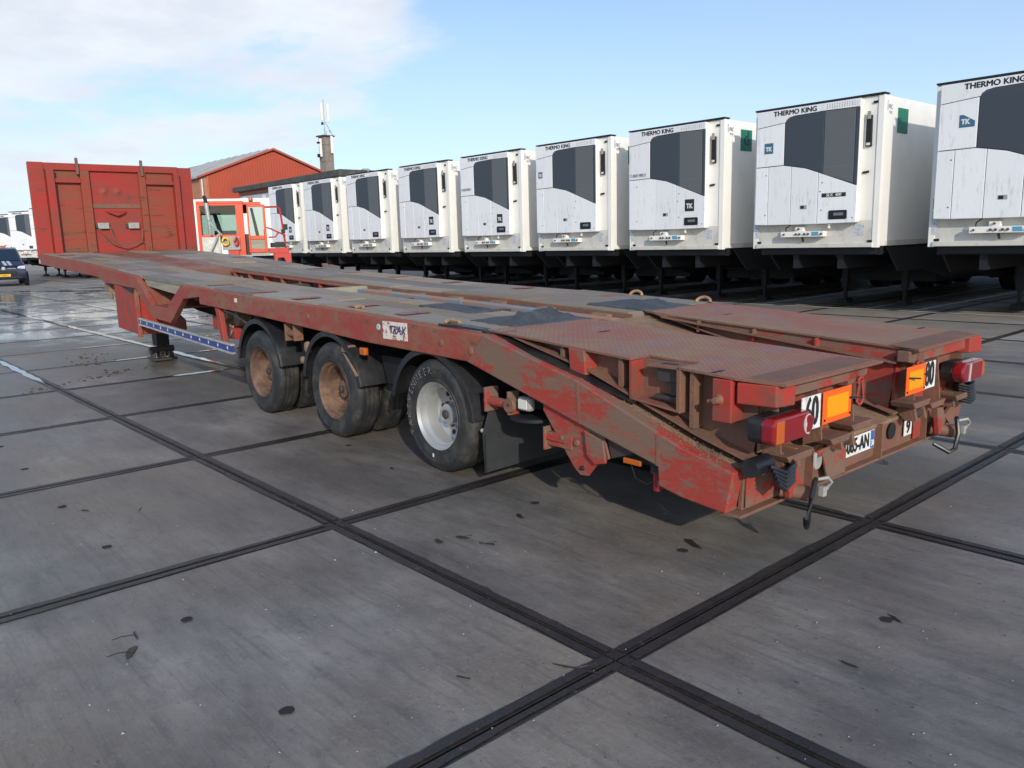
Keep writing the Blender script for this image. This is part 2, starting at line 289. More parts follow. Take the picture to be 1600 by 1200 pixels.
# ------------------------------------------------------------------ mesh helper
class MB:
    def __init__(s, flip=False): s.v = []; s.f = []; s.flip = flip
    def add(s, vs, fs, mi=0):
        o = len(s.v)
        for p in vs: s.v.append((p[0], -p[1] if s.flip else p[1], p[2]))
        for f in fs: s.f.append(([i+o for i in f], mi))
        return s
    def box(s, x0, x1, y0, y1, z0, z1, mi=0):
        vs = [(x, y, z) for x in (x0, x1) for y in (y0, y1) for z in (z0, z1)]
        return s.add(vs, [(0, 1, 3, 2), (4, 6, 7, 5), (0, 4, 5, 1), (2, 3, 7, 6), (0, 2, 6, 4), (1, 5, 7, 3)], mi)
    def prism(s, prof, a0, a1, axis, mi=0):
        """prof: 2-D points; axis 'y': (x,z) extruded in y; 'x': (y,z) in x; 'z': (x,y) in z"""
        n = len(prof)
        def P(p, a): return (p[0], a, p[1]) if axis == 'y' else (a, p[0], p[1]) if axis == 'x' else (p[0], p[1], a)
        vs = [P(p, a0) for p in prof]+[P(p, a1) for p in prof]
        fs = [tuple(range(n)), tuple(range(2*n-1, n-1, -1))]+[(i, (i+1) % n, (i+1) % n+n, i+n) for i in range(n)]
        return s.add(vs, fs, mi)
    def hexa(s, pts, mi=0):
        return s.add(pts, [(0, 1, 2, 3), (7, 6, 5, 4), (0, 4, 5, 1), (1, 5, 6, 2), (2, 6, 7, 3), (3, 7, 4, 0)], mi)
    def tube(s, path, r, n=8, mi=0, caps=True):
        path = [Vector(p) for p in path]; rings = []; o = len(s.v); vs = []
        for i, p in enumerate(path):
            d = (path[min(i+1, len(path)-1)]-path[max(i-1, 0)]).normalized()
            a = d.cross(Vector((0, 0, 1))); a = a if a.length > .05 else d.cross(Vector((1, 0, 0))); a.normalize(); b = d.cross(a)
            rr = r[i] if isinstance(r, (list, tuple)) else r
            for k in range(n):
                t = 2*PI*k/n; vs.append(p+a*math.cos(t)*rr+b*math.sin(t)*rr)
        fs = []
        for i in range(len(path)-1):
            for k in range(n): fs.append((i*n+k, i*n+(k+1) % n, (i+1)*n+(k+1) % n, (i+1)*n+k))
        if caps: fs += [tuple(range(n)), tuple(range((len(path)-1)*n, len(path)*n))]
        return s.add([tuple(v) for v in vs], fs, mi)
    def lathe(s, prof, c, axis='y', n=48, mi=0, arc=(0, 2*PI), close=False):
        """prof: (r, w) rings about the axis through c"""
        full = abs(arc[1]-arc[0]-2*PI) < 1e-6; m = n if full else n+1; vs = []
        for k in range(m):
            t = arc[0]+(arc[1]-arc[0])*k/n
            for r, w in prof:
                if axis == 'y': vs.append((c[0]+r*math.cos(t), c[1]+w, c[2]+r*math.sin(t)))
                elif axis == 'x': vs.append((c[0]+w, c[1]+r*math.cos(t), c[2]+r*math.sin(t)))
                else: vs.append((c[0]+r*math.cos(t), c[1]+r*math.sin(t), c[2]+w))
        q = len(prof); fs = []
        for k in range(n):
            a = k*q; b = ((k+1) % m)*q
            for i in range(q-1 if not close else q):
                j = (i+1) % q; fs.append((a+i, a+j, b+j, b+i))
        if not full and close: fs += [tuple(range(q)), tuple(range((m-1)*q, m*q))]
        return s.add(vs, fs, mi)
    def cyl(s, p0, p1, r, n=12, mi=0): return s.tube([p0, p1], r, n, mi)
    def build(s, name, mats, parent=None, bevel=0, smooth=False, recalc=True, label=None):
        me = bpy.data.meshes.new(name)
        me.from_pydata(s.v, [], [f for f, _ in s.f]); me.update()
        mats = mats if isinstance(mats, (list, tuple)) else [mats]
        for m in mats: me.materials.append(m)
        for p, (_, mi) in zip(me.polygons, s.f): p.material_index = mi
        if recalc:
            b = bmesh.new(); b.from_mesh(me); bmesh.ops.recalc_face_normals(b, faces=b.faces); b.to_mesh(me); b.free()
        o = bpy.data.objects.new(name, me); COL.objects.link(o)
        if parent: o.parent = parent
        if smooth: 
            for p in me.polygons: p.use_smooth = True
            me.set_sharp_from_angle(angle=math.radians(35))
        if bevel:
            bv = o.modifiers.new('bevel', 'BEVEL'); bv.width = bevel; bv.segments = 2; bv.limit_method = 'ANGLE'; bv.angle_limit = math.radians(40)
        if label: o['label'] = label
        return o
def T(): return MB(True)      # the low loader's own frame: u forward from the third axle, v from near side to far side, z up
def tag(o, label, cat, group=None):
    o['label'] = label; o['category'] = cat
    if group: o['group'] = group
    return o
def struct(o): o['kind'] = 'structure'; return o
def thing(name, label, cat, loc=(0, 0, 0), rz=0, group=None):
    o = bpy.data.objects.new(name, None); COL.objects.link(o); o.location = loc; o.rotation_euler = (0, 0, rz); o.empty_display_size = .3
    return tag(o, label, cat, group)
def copy_tree(o, parent=None):
    c = o.copy(); COL.objects.link(c)
    if parent is not None:
        c.parent = parent
    for ch in list(o.children): copy_tree(ch, c)
    return c
def text(name, s, size, org, right, up, m, parent=None, depth=.002, bold=0., ax='CENTER', squeeze=1., shear=0.):
    cu = bpy.data.curves.new(name, 'FONT'); cu.body = s; cu.size = size; cu.align_x = ax; cu.align_y = 'CENTER'; cu.extrude = depth; cu.resolution_u = 3; cu.shear = shear
    to = bpy.data.objects.new(name+'_tmp', cu); COL.objects.link(to); bpy.context.view_layer.update()
    me = bpy.data.meshes.new_from_object(to.evaluated_get(bpy.context.evaluated_depsgraph_get()))
    bpy.data.objects.remove(to); bpy.data.curves.remove(cu)
    right = Vector(right).normalized(); up = Vector(up).normalized(); nrm = right.cross(up)
    mx = Matrix((right*squeeze, up, nrm)).transposed().to_4x4(); mx.translation = Vector(org); me.transform(mx)
    me.materials.clear(); me.materials.append(m)
    if bold:
        b_ = bmesh.new(); b_.from_mesh(me)
        for q, (dx, dy) in enumerate(((1, 0), (-1, 0), (0, .7), (0, -.7))):
            r_ = bmesh.ops.duplicate(b_, geom=list(b_.verts)[:len(me.vertices)]+list(b_.edges)[:len(me.edges)]+list(b_.faces)[:len(me.polygons)])
            bmesh.ops.translate(b_, verts=[g_ for g_ in r_['geom'] if isinstance(g_, bmesh.types.BMVert)], vec=right*dx*bold+up*dy*bold+nrm*(.00015*(q+1)))
        b_.to_mesh(me); b_.free()
    o = bpy.data.objects.new(name, me); COL.objects.link(o)
    if parent: o.parent = parent
    return o
def interp(x, pts):
    pts = sorted(pts)
    if x <= pts[0][0]: return pts[0][1]
    for (a, b), (c, d) in zip(pts, pts[1:]):
        if x <= c: return b+(d-b)*(x-a)/(c-a)
    return pts[-1][1]

# ------------------------------------------------------------------ ground
g = MB(); g.add([(-900, -900, -.03), (900, -900, -.03), (900, 900, -.03), (-900, 900, -.03)], [(0, 1, 2, 3)])
ground = struct(g.build('ground', M['ground']))
SX, SY = 2.1355, 2.1299
def slab_mesh(mb, x0, y0, dz=0., rim=.052):
    x1, y1 = x0+SX-.006, y0+SY-.006; x0 += .006; y0 += .006
    z = dz; o = [(x0, y0), (x1, y0), (x1, y1), (x0, y1)]; i_ = [(x0+rim, y0+rim), (x1-rim, y0+rim), (x1-rim, y1-rim), (x0+rim, y1-rim)]
    vs = [(x, y, z-.0015) for x, y in i_]+[(x, y, z-.0015) for x, y in i_]+[(x, y, z) for x, y in [(x0+rim-.002, y0+rim-.002), (x1-rim+.002, y0+rim-.002), (x1-rim+.002, y1-rim+.002), (x0+rim-.002, y1-rim+.002)]]+[(x, y, z-.002) for x, y in o]+[(x, y, z-.028) for x, y in o]
    mb.add(vs, [(0, 1, 2, 3)], 0)
    fs = []
    for k in range(4):
        j = (k+1) % 4
        fs += [(4+k, 8+k, 8+j, 4+j), (8+k, 12+k, 12+j, 8+j), (12+k, 16+k, 16+j, 12+j)]
    mb.add(vs, fs, 1)
protos = []
for q in range(4):
    mb = MB(); slab_mesh(mb, 0, 0, 0, .050+.004*q); me_o = mb.build('concrete_slab', [M['concrete'], M['edge']], recalc=False)
    protos.append(me_o.data); bpy.data.objects.remove(me_o)
cells = []
for i in range(-9, 32):
    for j in range(-18, 9):
        c = Vector((i*SX+SX/2, j*SY+SY/2, 0)); d = c-CAM; dep = d.dot(fw); px = d.dot(rt)/max(dep, .1); py = d.dot(upc)/max(dep, .1)
        if c.y < -30: continue
        vis = dep > 0 and abs(px) < .75+1.6/max(dep, .5) and dep < 70
        cells.append((0 if vis else 1, d.length, i, j))
cells.sort()
rest = MB(); rr_ = random.Random(3)
for n, (vv, dist, i, j) in enumerate(cells):
    dz = rr_.uniform(-.003, .0)
    if n < 300 and vv == 0:
        o = bpy.data.objects.new('concrete_slab', protos[rr_.randrange(4)]); COL.objects.link(o); o.parent = ground
        o.location = (i*SX, j*SY, dz); o.rotation_euler = (rr_.uniform(-.0006, .0006), rr_.uniform(-.0006, .0006), 0)
    else: slab_mesh(rest, i*SX, j*SY, dz)
o = rest.build('distant_slabs', [M['concrete'], M['edge']], ground, recalc=False); o['kind'] = 'stuff'
js = MB()
def ragged(x0, y0, x1, y1):
    L_ = Vector((x1-x0, y1-y0, 0)); n = max(2, int(L_.length/.045)); d = L_.normalized(); nn = Vector((-d.y, d.x, 0))
    for sd in (1, -1):
        vs = []; w = .048
        for k in range(n+1):
            p = Vector((x0, y0, .0016))+L_*(k/n); w += rr_.uniform(-.005, .005); w = min(.060, max(.040, w))
            if rr_.random() < .03: w += rr_.uniform(.006, .014)
            a = p+nn*sd*.013; b = p+nn*sd*w; vs += [tuple(a), tuple(b)]
        js.add(vs, [(2*k, 2*k+1, 2*k+3, 2*k+2) for k in range(n)])
for k in (-1, 0, 1):
    for i in range(-7, 1): ragged(i*SX+.06, k*SY-.0, (i+1)*SX-.06, k*SY)
for i in range(-6, 0):
    for k in range(-3, 2): ragged(i*SX, k*SY+.06, i*SX, (k+1)*SY-.06)
struct(js.build('joint_sealant', M['edge'], recalc=False))
# painted bay lines under the parked row
ml = MB()
def strip(mb, x0, y0, x1, y1, w, z=.004):
    d = Vector((x1-x0, y1-y0, 0)).normalized(); n_ = Vector((-d.y, d.x, 0))*w/2
    mb.add([(x0+n_.x, y0+n_.y, z), (x0-n_.x, y0-n_.y, z), (x1-n_.x, y1-n_.y, z), (x1+n_.x, y1+n_.y, z)], [(0, 1, 2, 3)])
strip(ml, -14, -14.22, 6, -14.05, .09)
for k in range(-1, 8):
    strip(ml, -5.0+3.33*k, -14.3, -5.0+3.33*k, -26, .09); strip(ml, -5.95+3.33*k, -14.3, -5.95+3.33*k, -26, .09)
struct(ml.build('painted_bay_lines', M['line'], recalc=False))
# water standing in the joints
mw_ = MB()
def wob(x0, y0, x1, y1, w, z=.0045, n=14):
    L_ = Vector((x1-x0, y1-y0, 0)); nn = Vector((-L_.y, L_.x, 0)).normalized(); a = []; b = []
    for k in range(n+1):
        t = k/n; e = min(1, 6*t, 6*(1-t))+.05; p = Vector((x0, y0, 0))+L_*t
        a.append(p+nn*w*(.35+.4*rr_.random())*e); b.append(p-nn*w*(.3+.35*rr_.random())*e)
    vs = [(p.x, p.y, z) for p in a]+[(p.x, p.y, z) for p in b]
    mw_.add(vs, [(k, k+1, n+2+k, n+1+k) for k in range(n)])
wob(14.5, -2.13, 9, -2.13, .10); wob(8, -2.13, -2.2, -2.13, .10, n=60)
wob(2.16, -1.15, 2.14, -2.1, .07); wob(.02, -1.1, .02, -2.1, .08); wob(-2.16, -1.25, -2.16, -1.95, .10)
wob(-1.4, .02, 1.8, .02, .08); wob(-6.38, 1.7, -6.38, 2.6, .06); wob(-4.26, 1.2, -4.26, 2.2, .07); wob(.02, -2.3, .02, -4.2, .07); wob(2.14, -2.3, 2.14, -4.4, .08)
wob(6.4, -4.26, 14, -4.26, .12, n=30)
struct(mw_.build('joint_water', M['water'], recalc=False))
# lifting holes of the slabs
for (x, y) in [(-6.98, 1.08), (-7.95, 1.08), (-9.15, 1.08), (-10.11, 1.08), (-5.77, 1.06), (-9.1, -1.06), (-10.2, -1.07), (-11.2, 1.06), (-12.3, -1.05), (-11.25, -1.05), (-4.8, 1.06), (-6.97, -1.0)]:
    h = MB(); hr = [(x+.026*(1+rr_.uniform(-.15, .2))*math.cos(q*PI/7), y+.026*(1+rr_.uniform(-.15, .2))*math.sin(q*PI/7), .0008) for q in range(14)]; h.add(hr, [tuple(range(14))]); h.build('lifting_hole', M['gap'], ground, recalc=False)

# ------------------------------------------------------------------ the red low loader
LLB = Vector((-8.1417, -1.059, 0)); LYAW = -.010
V_ = Vector((math.sin(LYAW), -math.cos(LYAW), 0))
LL = thing('low_loader_trailer', 'long worn red low loader with twin tail ramps and tall red headboard, filling the yard', 'trailer', LLB-V_*.03, LYAW)
PR = [(-2.5, .92), (-.55, 1.015), (1.1, 1.08), (2.7, 1.118), (4.8, 1.195), (6.45, 1.26), (8.9, 1.42), (12, 1.56)]
def dz(u): return interp(u, PR)
def slope(u): return interp(u, [(-2.39, .492), (-2.09, .56), (-1.36, .815), (-.55, 1.0), (0, 1.02)])
WID = 2.62
def dbox(mb, u0, u1, v0, v1, a, b, mi=0):
    mb.hexa([(u0, v0, dz(u0)+a), (u1, v0, dz(u1)+a), (u1, v1, dz(u1)+a), (u0, v1, dz(u0)+a), (u0, v0, dz(u0)+b), (u1, v0, dz(u1)+b), (u1, v1, dz(u1)+b), (u0, v1, dz(u0)+b)], mi)
side_top = [(12.0, 1.56), (8.9, 1.42), (6.45, 1.26), (5.92, .92), (5.39, .905), (4.83, 1.196), (2.7, 1.118), (1.1, 1.08), (-.1, 1.03), (-.55, 1.013)]
side_bot = [(-.37, .827), (.85, .855), (2.7, .944), (4.30, 1.0), (4.30, 1.075), (4.80, 1.035), (5.3, .735), (5.93, .76), (6.50, 1.10), (7.9, 1.15), (8.2, 1.22), (12.0, 1.385)]
tail_prof = [(-.55, 1.013), (-1.36, .819), (-2.09, .56), (-2.39, .492), (-2.35, .282), (-2.09, .305), (-1.945, .334), (-1.94, .436), (-1.32, .586), (-.37, .827)]
for s0, s1 in ((0, .07), (WID-.07, WID)):
    m_ = T(); m_.prism(side_top+side_bot, s0, s1, 'y'); m_.build('side_beam', M['red_frame'], LL, bevel=.008)
    m_ = T(); m_.prism(tail_prof, s0 if s0 == 0 else s1-.09, .09 if s0 == 0 else s1, 'y'); m_.build('tail_beam', M['red_tail'], LL, bevel=.008)
# weld plate edges, bolts and stiffening plates on the near beam
for u, z in ((-.1, .93), (1.8, 1.0), (3.3, 1.03), (-.42, .9)):
    m_ = T(); m_.lathe([(.0, -.009), (.012, -.009), (.026, -.004), (.028, 0)], (u, 0, z), 'y', 12); m_.build('bolt', M['rust'], LL, smooth=True)
m_ = T(); m_.prism([(-1.36, .80), (-1.38, .80), (-1.40, .575), (-1.38, .575)], -.003, 0, 'y'); m_.prism([(-1.95, .60), (-1.93, .60), (-1.93, .44), (-1.95, .44)], -.003, 0, 'y'); m_.build('weld_seam', M['rust'], LL)
# sloping tail deck, full width, clay on top
m_ = T()
for a, b in zip([(-.5, 1.0), (-1.36, .812), (-2.09, .555)], [(-1.36, .812), (-2.09, .555), (-2.40, .487)]):
    m_.hexa([(a[0], .09, a[1]-.02), (b[0], .09, b[1]-.02), (b[0], WID-.09, b[1]-.02), (a[0], WID-.09, a[1]-.02), (a[0], .09, a[1]), (b[0], .09, b[1]), (b[0], WID-.09, b[1]), (a[0], WID-.09, a[1])])
m_.build('tail_deck', M['rust_clay'], LL)
# rows of clay crumbs along the slope
m_ = T()
for k in range(420):
    u = random.uniform(-2.3, -.6); v = abs(random.gauss(.085, .04))+.004; z = slope(u)+.0; r = random.uniform(.003, .011)
    m_.add([(u-r, v-r, z), (u+r, v-r*.6, z), (u+r*.5, v+r, z), (u, v, z+r)], [(0, 1, 3), (1, 2, 3), (2, 0, 3), (0, 2, 1)])
o = m_.build('clay_crumbs', M['rust_clay'], LL); o['kind'] = 'stuff'
# rear sill
m_ = T(); m_.prism([(-2.38, .285), (-2.30, .285), (-2.30, .30), (-2.355, .30), (-2.375, .487), (-2.39, .487)], .09, WID-.09, 'y'); m_.build('rear_sill', M['rust'], LL, bevel=.004)
m_ = T(); m_.prism([(-2.42, .268), (-2.30, .262), (-2.30, .284), (-2.42, .284)], .02, WID-.02, 'y'); m_.build('rear_lip', M['rust'], LL, bevel=.004)
for v in (.5, .66, 1.0, 1.02+.42, 2.05, 2.2): m_ = T(); m_.box(-2.43, -2.38, v, v+.012, .284, .485); m_.build('gusset', M['rust'], LL)
m_ = T()
for (v, w) in ((.68, .30),): m_.prism([(v, .478), (v+w, .478), (v+w, .30), (v+.12, .30), (v+.06, .44), (v, .44)], -2.44, -2.43, 'x')
m_.build('sill_cover', M['red_tail'], LL)
m_ = T(); m_.box(-2.396, -2.3905, .10, .48, .30, .47); m_.build('end_plate', M['red_tail'], LL)
m_ = T(); m_.box(-2.396, -2.3905, 1.95, 2.5, .30, .47); m_.build('end_plate', M['red_tail'], LL)
# licence plate and number disc scraps
def flat(name, u, v0, v1, z0, z1, m, t=.004, parent=LL, bevel=0): 
    m__ = T(); m__.box(u-t, u, v0, v1, z0, z1); return m__.build(name, m, parent, bevel=bevel)
pl = flat('licence_plate', -2.40, 1.03, 1.40, .355, .462, M['plate_white'])
flat('blue_strip', -2.4045, 1.352, 1.396, .357, .46, M['plate_blue'], .001, pl)
text('plate_text', '-085-AN', .112, (-2.405, -1.19, .408), (0, -1, 0), (0, 0, 1), M['txt'], pl, .0008, .004, squeeze=.72)
text('plate_text', '30', .05, (-2.4062, -1.374, .385), (0, -1, 0), (0, 0, 1), M['star'], pl, .0008, .002, squeeze=.7)
nd = T(); nd.lathe([(0, -.004), (.05, -.004), (.05, 0)], (-2.40, 1.63, .41), 'x', 20); 
nd.build('grommet', M['black'], LL)
o = flat('number_scrap', -2.40, 1.80, 1.90, .345, .445, M['plate_white'])
text('scrap_text', '9', .11, (-2.405, -1.85, .395), (0, -1, 0), (0, 0, 1), M['txt'], o, .0008, .006)

# main rails under the deck, cross members
for v in (.72, 1.78):
    m_ = T(); m_.prism([(12, 1.52), (6.4, 1.2), (4.8, 1.15), (-.5, .96), (-2.2, .5), (-2.2, .36), (-.5, .70), (4.6, .74), (5.4, .70), (6.4, .78), (8.6, 1.05), (12, 1.3)], v, v+.1, 'y'); m_.build('main_rail', M['dark_steel'], LL)
m_ = T()
for u in (-.3, .75, 2.2, 3.7, 4.6, 7.4, 8.4, 9.4, 10.4, 11.4): dbox(m_, u-.04, u+.04, .07, WID-.07, -.16, -.05)
m_.build('cross_member', M['dark_steel'], LL)
m_ = T()
for k in range(3):
    c = (.03, 1.48, 2.93)[k]; m_.cyl((c, .2, .40), (c, WID-.2, .40), .06, 12); m_.box(c+.1, c+.6, .72, .82, .42, .62); m_.box(c+.1, c+.6, 1.78, 1.88, .42, .62)
    m_.lathe([(0, 0), (.12, 0), (.12, .2), (0, .2)], (c-.35, .72, .58), 'y', 16); m_.lathe([(0, 0), (.12, 0), (.12, .2), (0, .2)], (c-.35, 1.7, .58), 'y', 16)
m_.build('axle', M['dark_steel'], LL, smooth=True)
# deck boards
rb = random.Random(11)
def boards(u0, u1, vs, lens, skip=None):
    for a, b in vs:
        u = u0-rb.uniform(0, .8)*0
        while u < u1-.05:
            L_ = rb.choice(lens); e = min(u1, u+L_)
            if u1-e < .35: e = u1
            # split where the deck bends
            cuts = [u+.004]+[p for p, _ in PR if u+.05 < p < e-.05]+[e-.004]
            mb = T(); h = rb.uniform(.010, .020); j = rb.uniform(-.003, .003)
            for c0, c1 in zip(cuts, cuts[1:]): dbox(mb, c0, c1, a+.003+j, b-.003+j, -.03, h)
            mb.build('deck_board', M['deck'], LL, bevel=.003)
            u = e
near_v = [(.065, .33), (.33, .60), (.60, .86)]; far_v = [(1.50, 1.79), (1.79, 2.16), (2.16, WID-.065)]
boards(-.45, 4.86, near_v, (1.0, 1.3, 1.75, .9)); boards(6.42, 11.9, near_v, (1.0, .8, 1.2))
boards(-.45, 6.9, far_v, (1.2, 1.5, 1.75, .9)); boards(6.9, 11.9, far_v, (1.0, .8, 1.3))
boards(4.86, 6.42, near_v, (1.6,))
# frame shows through between boards: tie slots in rusty red
m_ = T()
for u in (10.9, 9.9, 8.9, 8.0, 7.1, 4.2, 3.1, 2.2, 1.2, .5):
    m_ = T(); dbox(m_, u, u+.12, .10, .36, .0205, .0225); m_.build('stake_pocket', M['deck_red'], LL)
for u in (8.7, 6.0, 5.0, 3.9, 2.8, 1.6, .4): m_ = T(); dbox(m_, u, u+.12, 2.2, 2.45, .0205, .0225); m_.build('stake_pocket', M['deck_red'], LL)
# timber edge of the insert above the wheel-trough and the red trough plates
m_ = T(); m_.prism([(6.43, 1.262), (4.87, 1.196), (5.12, 1.06), (6.22, 1.135)], .075, .12, 'y'); m_.build('timber_edge', M['wood_edge'], LL, bevel=.006)
m_ = T(); m_.prism([(6.40, 1.18), (5.92, .90), (5.39, .885), (5.39, .905), (5.90, .92), (6.36, 1.2)], .07, .9, 'y'); m_.prism([(6.2, 1.02), (5.3, .93), (5.3, .95), (6.2, 1.06)], .5, .52, 'y'); m_.build('trough_plate', M['red_frame'], LL)
# middle of the neck: worn red plate
for c0, c1 in ((7.0, 8.9), (8.9, 11.9)):
    m_ = T(); dbox(m_, c0, c1, .863, 1.497, -.02, .004); m_.build('neck_plate', M['deck_red'], LL)
for u in (7.6, 8.6, 9.6, 10.6): m_ = T(); dbox(m_, u, u+.5, 1.0, 1.3, .0045, .009); m_.build('wear_plate', M['rust'], LL)
# the well between the two runways
m_ = T()
for c0, c1 in ((-.5, 1.1), (1.1, 2.7), (2.7, 4.8), (4.8, 6.45), (6.45, 7.0)):
    dbox(m_, c0, c1, 1.48, 1.495, -.26, .004); dbox(m_, c0, c1, .865, .88, -.26, .004)
dbox(m_, 6.98, 6.995, .88, 1.48, -.26, .003)
m_.build('well_wall', M['rust'], LL)
m_ = T(); dbox(m_, -.5, 3.3, .88, 1.48, -.30, -.28); dbox(m_, 3.3, 6.98, .88, 1.48, -.30, -.28); m_.build('well_floor', M['rust'], LL)
m_ = T()
for k in range(7): u = 3.75+k*.5; dbox(m_, u, u+.018, 1.40, 1.48, -.25, -.02)
dbox(m_, 3.5, 6.9, 1.40, 1.48, -.035, -.02)
m_.build('well_rib', M['red_frame'], LL)
m_ = T(); dbox(m_, 3.28, 3.37, .88, 1.48, -.10, -.002); m_.build('well_crossbar', M['wood_edge'], LL, bevel=.006)
m_ = T(); dbox(m_, -.45, 1.4, 1.33, 1.42, -.24, -.022); dbox(m_, 1.403, 3.25, 1.33, 1.42, -.24, -.022); m_.build('well_beam', M['beam_blue'], LL, bevel=.012)
m_ = T()
for k in range(6): u = -.3+k*.62; dbox(m_, u, u+.16, 1.42, 1.48, -.06, -.012)
m_.build('spacer_block', M['rust_clay'], LL)
m_ = T(); pth = [(6.4, 1.36, dz(6.4)-.07), (6.1, 1.30, dz(6)-.14), (5.6, 1.33, dz(5.6)-.15), (5.1, 1.28, dz(5.1)-.17), (4.5, 1.31, dz(4.5)-.19), (3.8, 1.25, dz(3.8)-.2), (3.4, 1.3, .95)]
m_.tube(pth, .018, 6); m_.build('air_hose', M['rust_clay'], LL, smooth=True)

# headboard
BU = 11.95
def bh(name, v0, v1, z0, z1, d0, d1, m, parent=None, bevel=.004):
    mb = T(); mb.box(BU-d1, BU-d0, v0, v1, z0, z1); return mb.build(name, m, parent or LL, bevel=bevel)
HB = bh('headboard', -.01, 2.80, 1.50, 3.135, 0, .03, M['red_bulk'])
bh('wing_plate', -.01, .24, 1.55, 3.15, .031, .05, M['red_bulk'], HB); bh('wing_plate', 2.53, 2.80, 1.55, 3.13, .031, .05, M['red_bulk'], HB)
bh('rail', .24, 2.53, 3.02, 3.14, .031, .09, M['red_bulk'], HB)
for v0, v1 in ((.25, .37), (2.43, 2.53)): bh('post', v0, v1, 1.565, 3.02, .031, .16, M['red_bulk'], HB)
for v0, v1 in ((.80, .95), (1.80, 1.92)): bh('rib', v0, v1, 1.565, 3.02, .031, .10, M['brown_bulk'], HB)
bh('plywood_panel', .37, .80, 1.57, 3.02, .031, .04, M['brown_bulk'], HB); bh('plywood_panel', 1.92, 2.43, 1.57, 3.02, .031, .04, M['brown_bulk'], HB)
bh('bar', .37, .80, 2.80, 2.87, .041, .12, M['red_bulk'], HB); bh('bar', 1.92, 2.43, 2.80, 2.87, .041, .12, M['red_bulk'], HB)
bh('strap', .95, 1.80, 2.36, 2.44, .031, .045, M['rust'], HB)
for v in (.76, 1.86):
    mb = T(); mb.box(BU-.14, BU-.095, v-.022, v+.022, 2.95, 3.235); mb.build('stake', M['rust'], HB, bevel=.003)
for v in (1.19, 1.43):
    mb = T(); mb.lathe([(0, .004), (.02, .003), (.045, .006), (.08, .0115)], (BU-.043, v, 2.66), 'x', 18); mb.build('dent', [M['red_bulk']], HB, smooth=True)
    mb = T(); mb.lathe([(0, -.012), (.024, -.006), (.032, .006)], (BU-.043, v, 2.66), 'x', 10); mb.build('rusty_hole', M['rust'], HB)
mb = T(); mb.add([(BU-.031, 1.16, 2.31), (BU-.031, 1.56, 2.31), (BU-.09, 1.50, 2.27), (BU-.12, 1.36, 2.22), (BU-.09, 1.22, 2.27), (BU-.031, 1.36, 2.20)], [(0, 2, 1), (0, 3, 2), (0, 4, 3), (0, 5, 4), (4, 5, 3), (3, 5, 2), (2, 5, 1)]); mb.build('step_lip', M['red_bulk'], HB)
for v in (.98+.12, 1.63):
    lb = bh('work_lamp', v-.095, v+.095, 1.985, 2.095, .05, .11, M['grey'], HB, bevel=.01)
    bh('lamp_bracket', v-.13, v-.096, 2.0, 2.07, .031, .08, M['dark_steel'], HB)
for pts in ([(1.0, 2.0), (1.12, 1.85), (1.25, 1.70), (1.45, 1.63), (1.6, 1.68), (1.75, 1.75), (1.83, 1.7), (1.86, 1.6)], [(1.2, 2.02), (1.24, 1.85), (1.3, 1.72), (1.45, 1.66)], [(1.78, 1.98), (1.76, 1.85), (1.75, 1.76)]):
    mb = T(); mb.tube([(BU-.11-.01*math.sin(k*2), v, z) for k, (v, z) in enumerate(pts)], .011, 6); mb.build('cable', M['rust'], HB, smooth=True)
o = T(); o.prism([(11.93, 1.47), (11.88, 1.46), (11.86, 1.40), (11.90, 1.395), (11.92, 1.39)], -.004, -.001, 'y'); o.build('scrape_mark', M['star'], LL)

# toolbox, side guard, landing legs
tb = T(); tb.prism([(6.58, 1.10), (7.50, 1.13), (7.50, .54), (6.58, .50)], .01, .52, 'y'); TB = tb.build('tool_box', M['red'], LL, bevel=.012)
mb = T(); mb.box(6.555, 6.60, -.005, .05, .47, 1.06); mb.build('corner_post', M['red_frame'], TB, bevel=.008)
mb = T(); mb.prism([(6.62, 1.10), (7.15, 1.118), (6.62, 1.03)], .0, .009, 'y'); mb.build('handle_recess', M['chassis'], TB)
mb = T(); mb.prism([(6.56, 1.0), (5.7, .72), (5.7, .6), (6.56, .5)], .30, .32, 'y'); mb.build('red_side_plate', M['red'], LL)
mb = T(); mb.prism([(6.44, .735), (3.46, .635), (3.46, .535), (6.44, .645)], -.02, .005, 'y'); SG = mb.build('side_guard', M['guard_blue'], LL)
for (a0, a1, b0, b1) in ((.737, .715, .637, .615), (.663, .643, .551, .531)):
    mb = T(); mb.prism([(6.445, a0), (3.455, b0), (3.455, b1), (6.445, a1)], -.03, .012, 'y'); mb.build('guard_rail', M['alu'], SG, bevel=.003)
for k in range(12):
    u = 6.38-k*.255; z = .69-(6.44-u)*.035; mb = T(); pts = []
    for q in range(10):
        r = .020 if q % 2 == 0 else .009; pts.append((u+r*math.sin(q*PI/5), z+r*math.cos(q*PI/5)))
    mb.prism(pts, -.0225, -.0195, 'y'); mb.build('star', M['star'], SG)
mb = T(); mb.prism([(3.83, .98), (3.93, .98), (3.83, .63), (3.75, .63)], .02, .07, 'y'); mb.build('guard_bracket', M['red'], LL, bevel=.004)
mb = T(); mb.prism([(6.3, .78), (6.36, .78), (6.36, .60), (6.3, .60)], .02, .07, 'y'); mb.build('guard_bracket', M['red'], LL, bevel=.004)
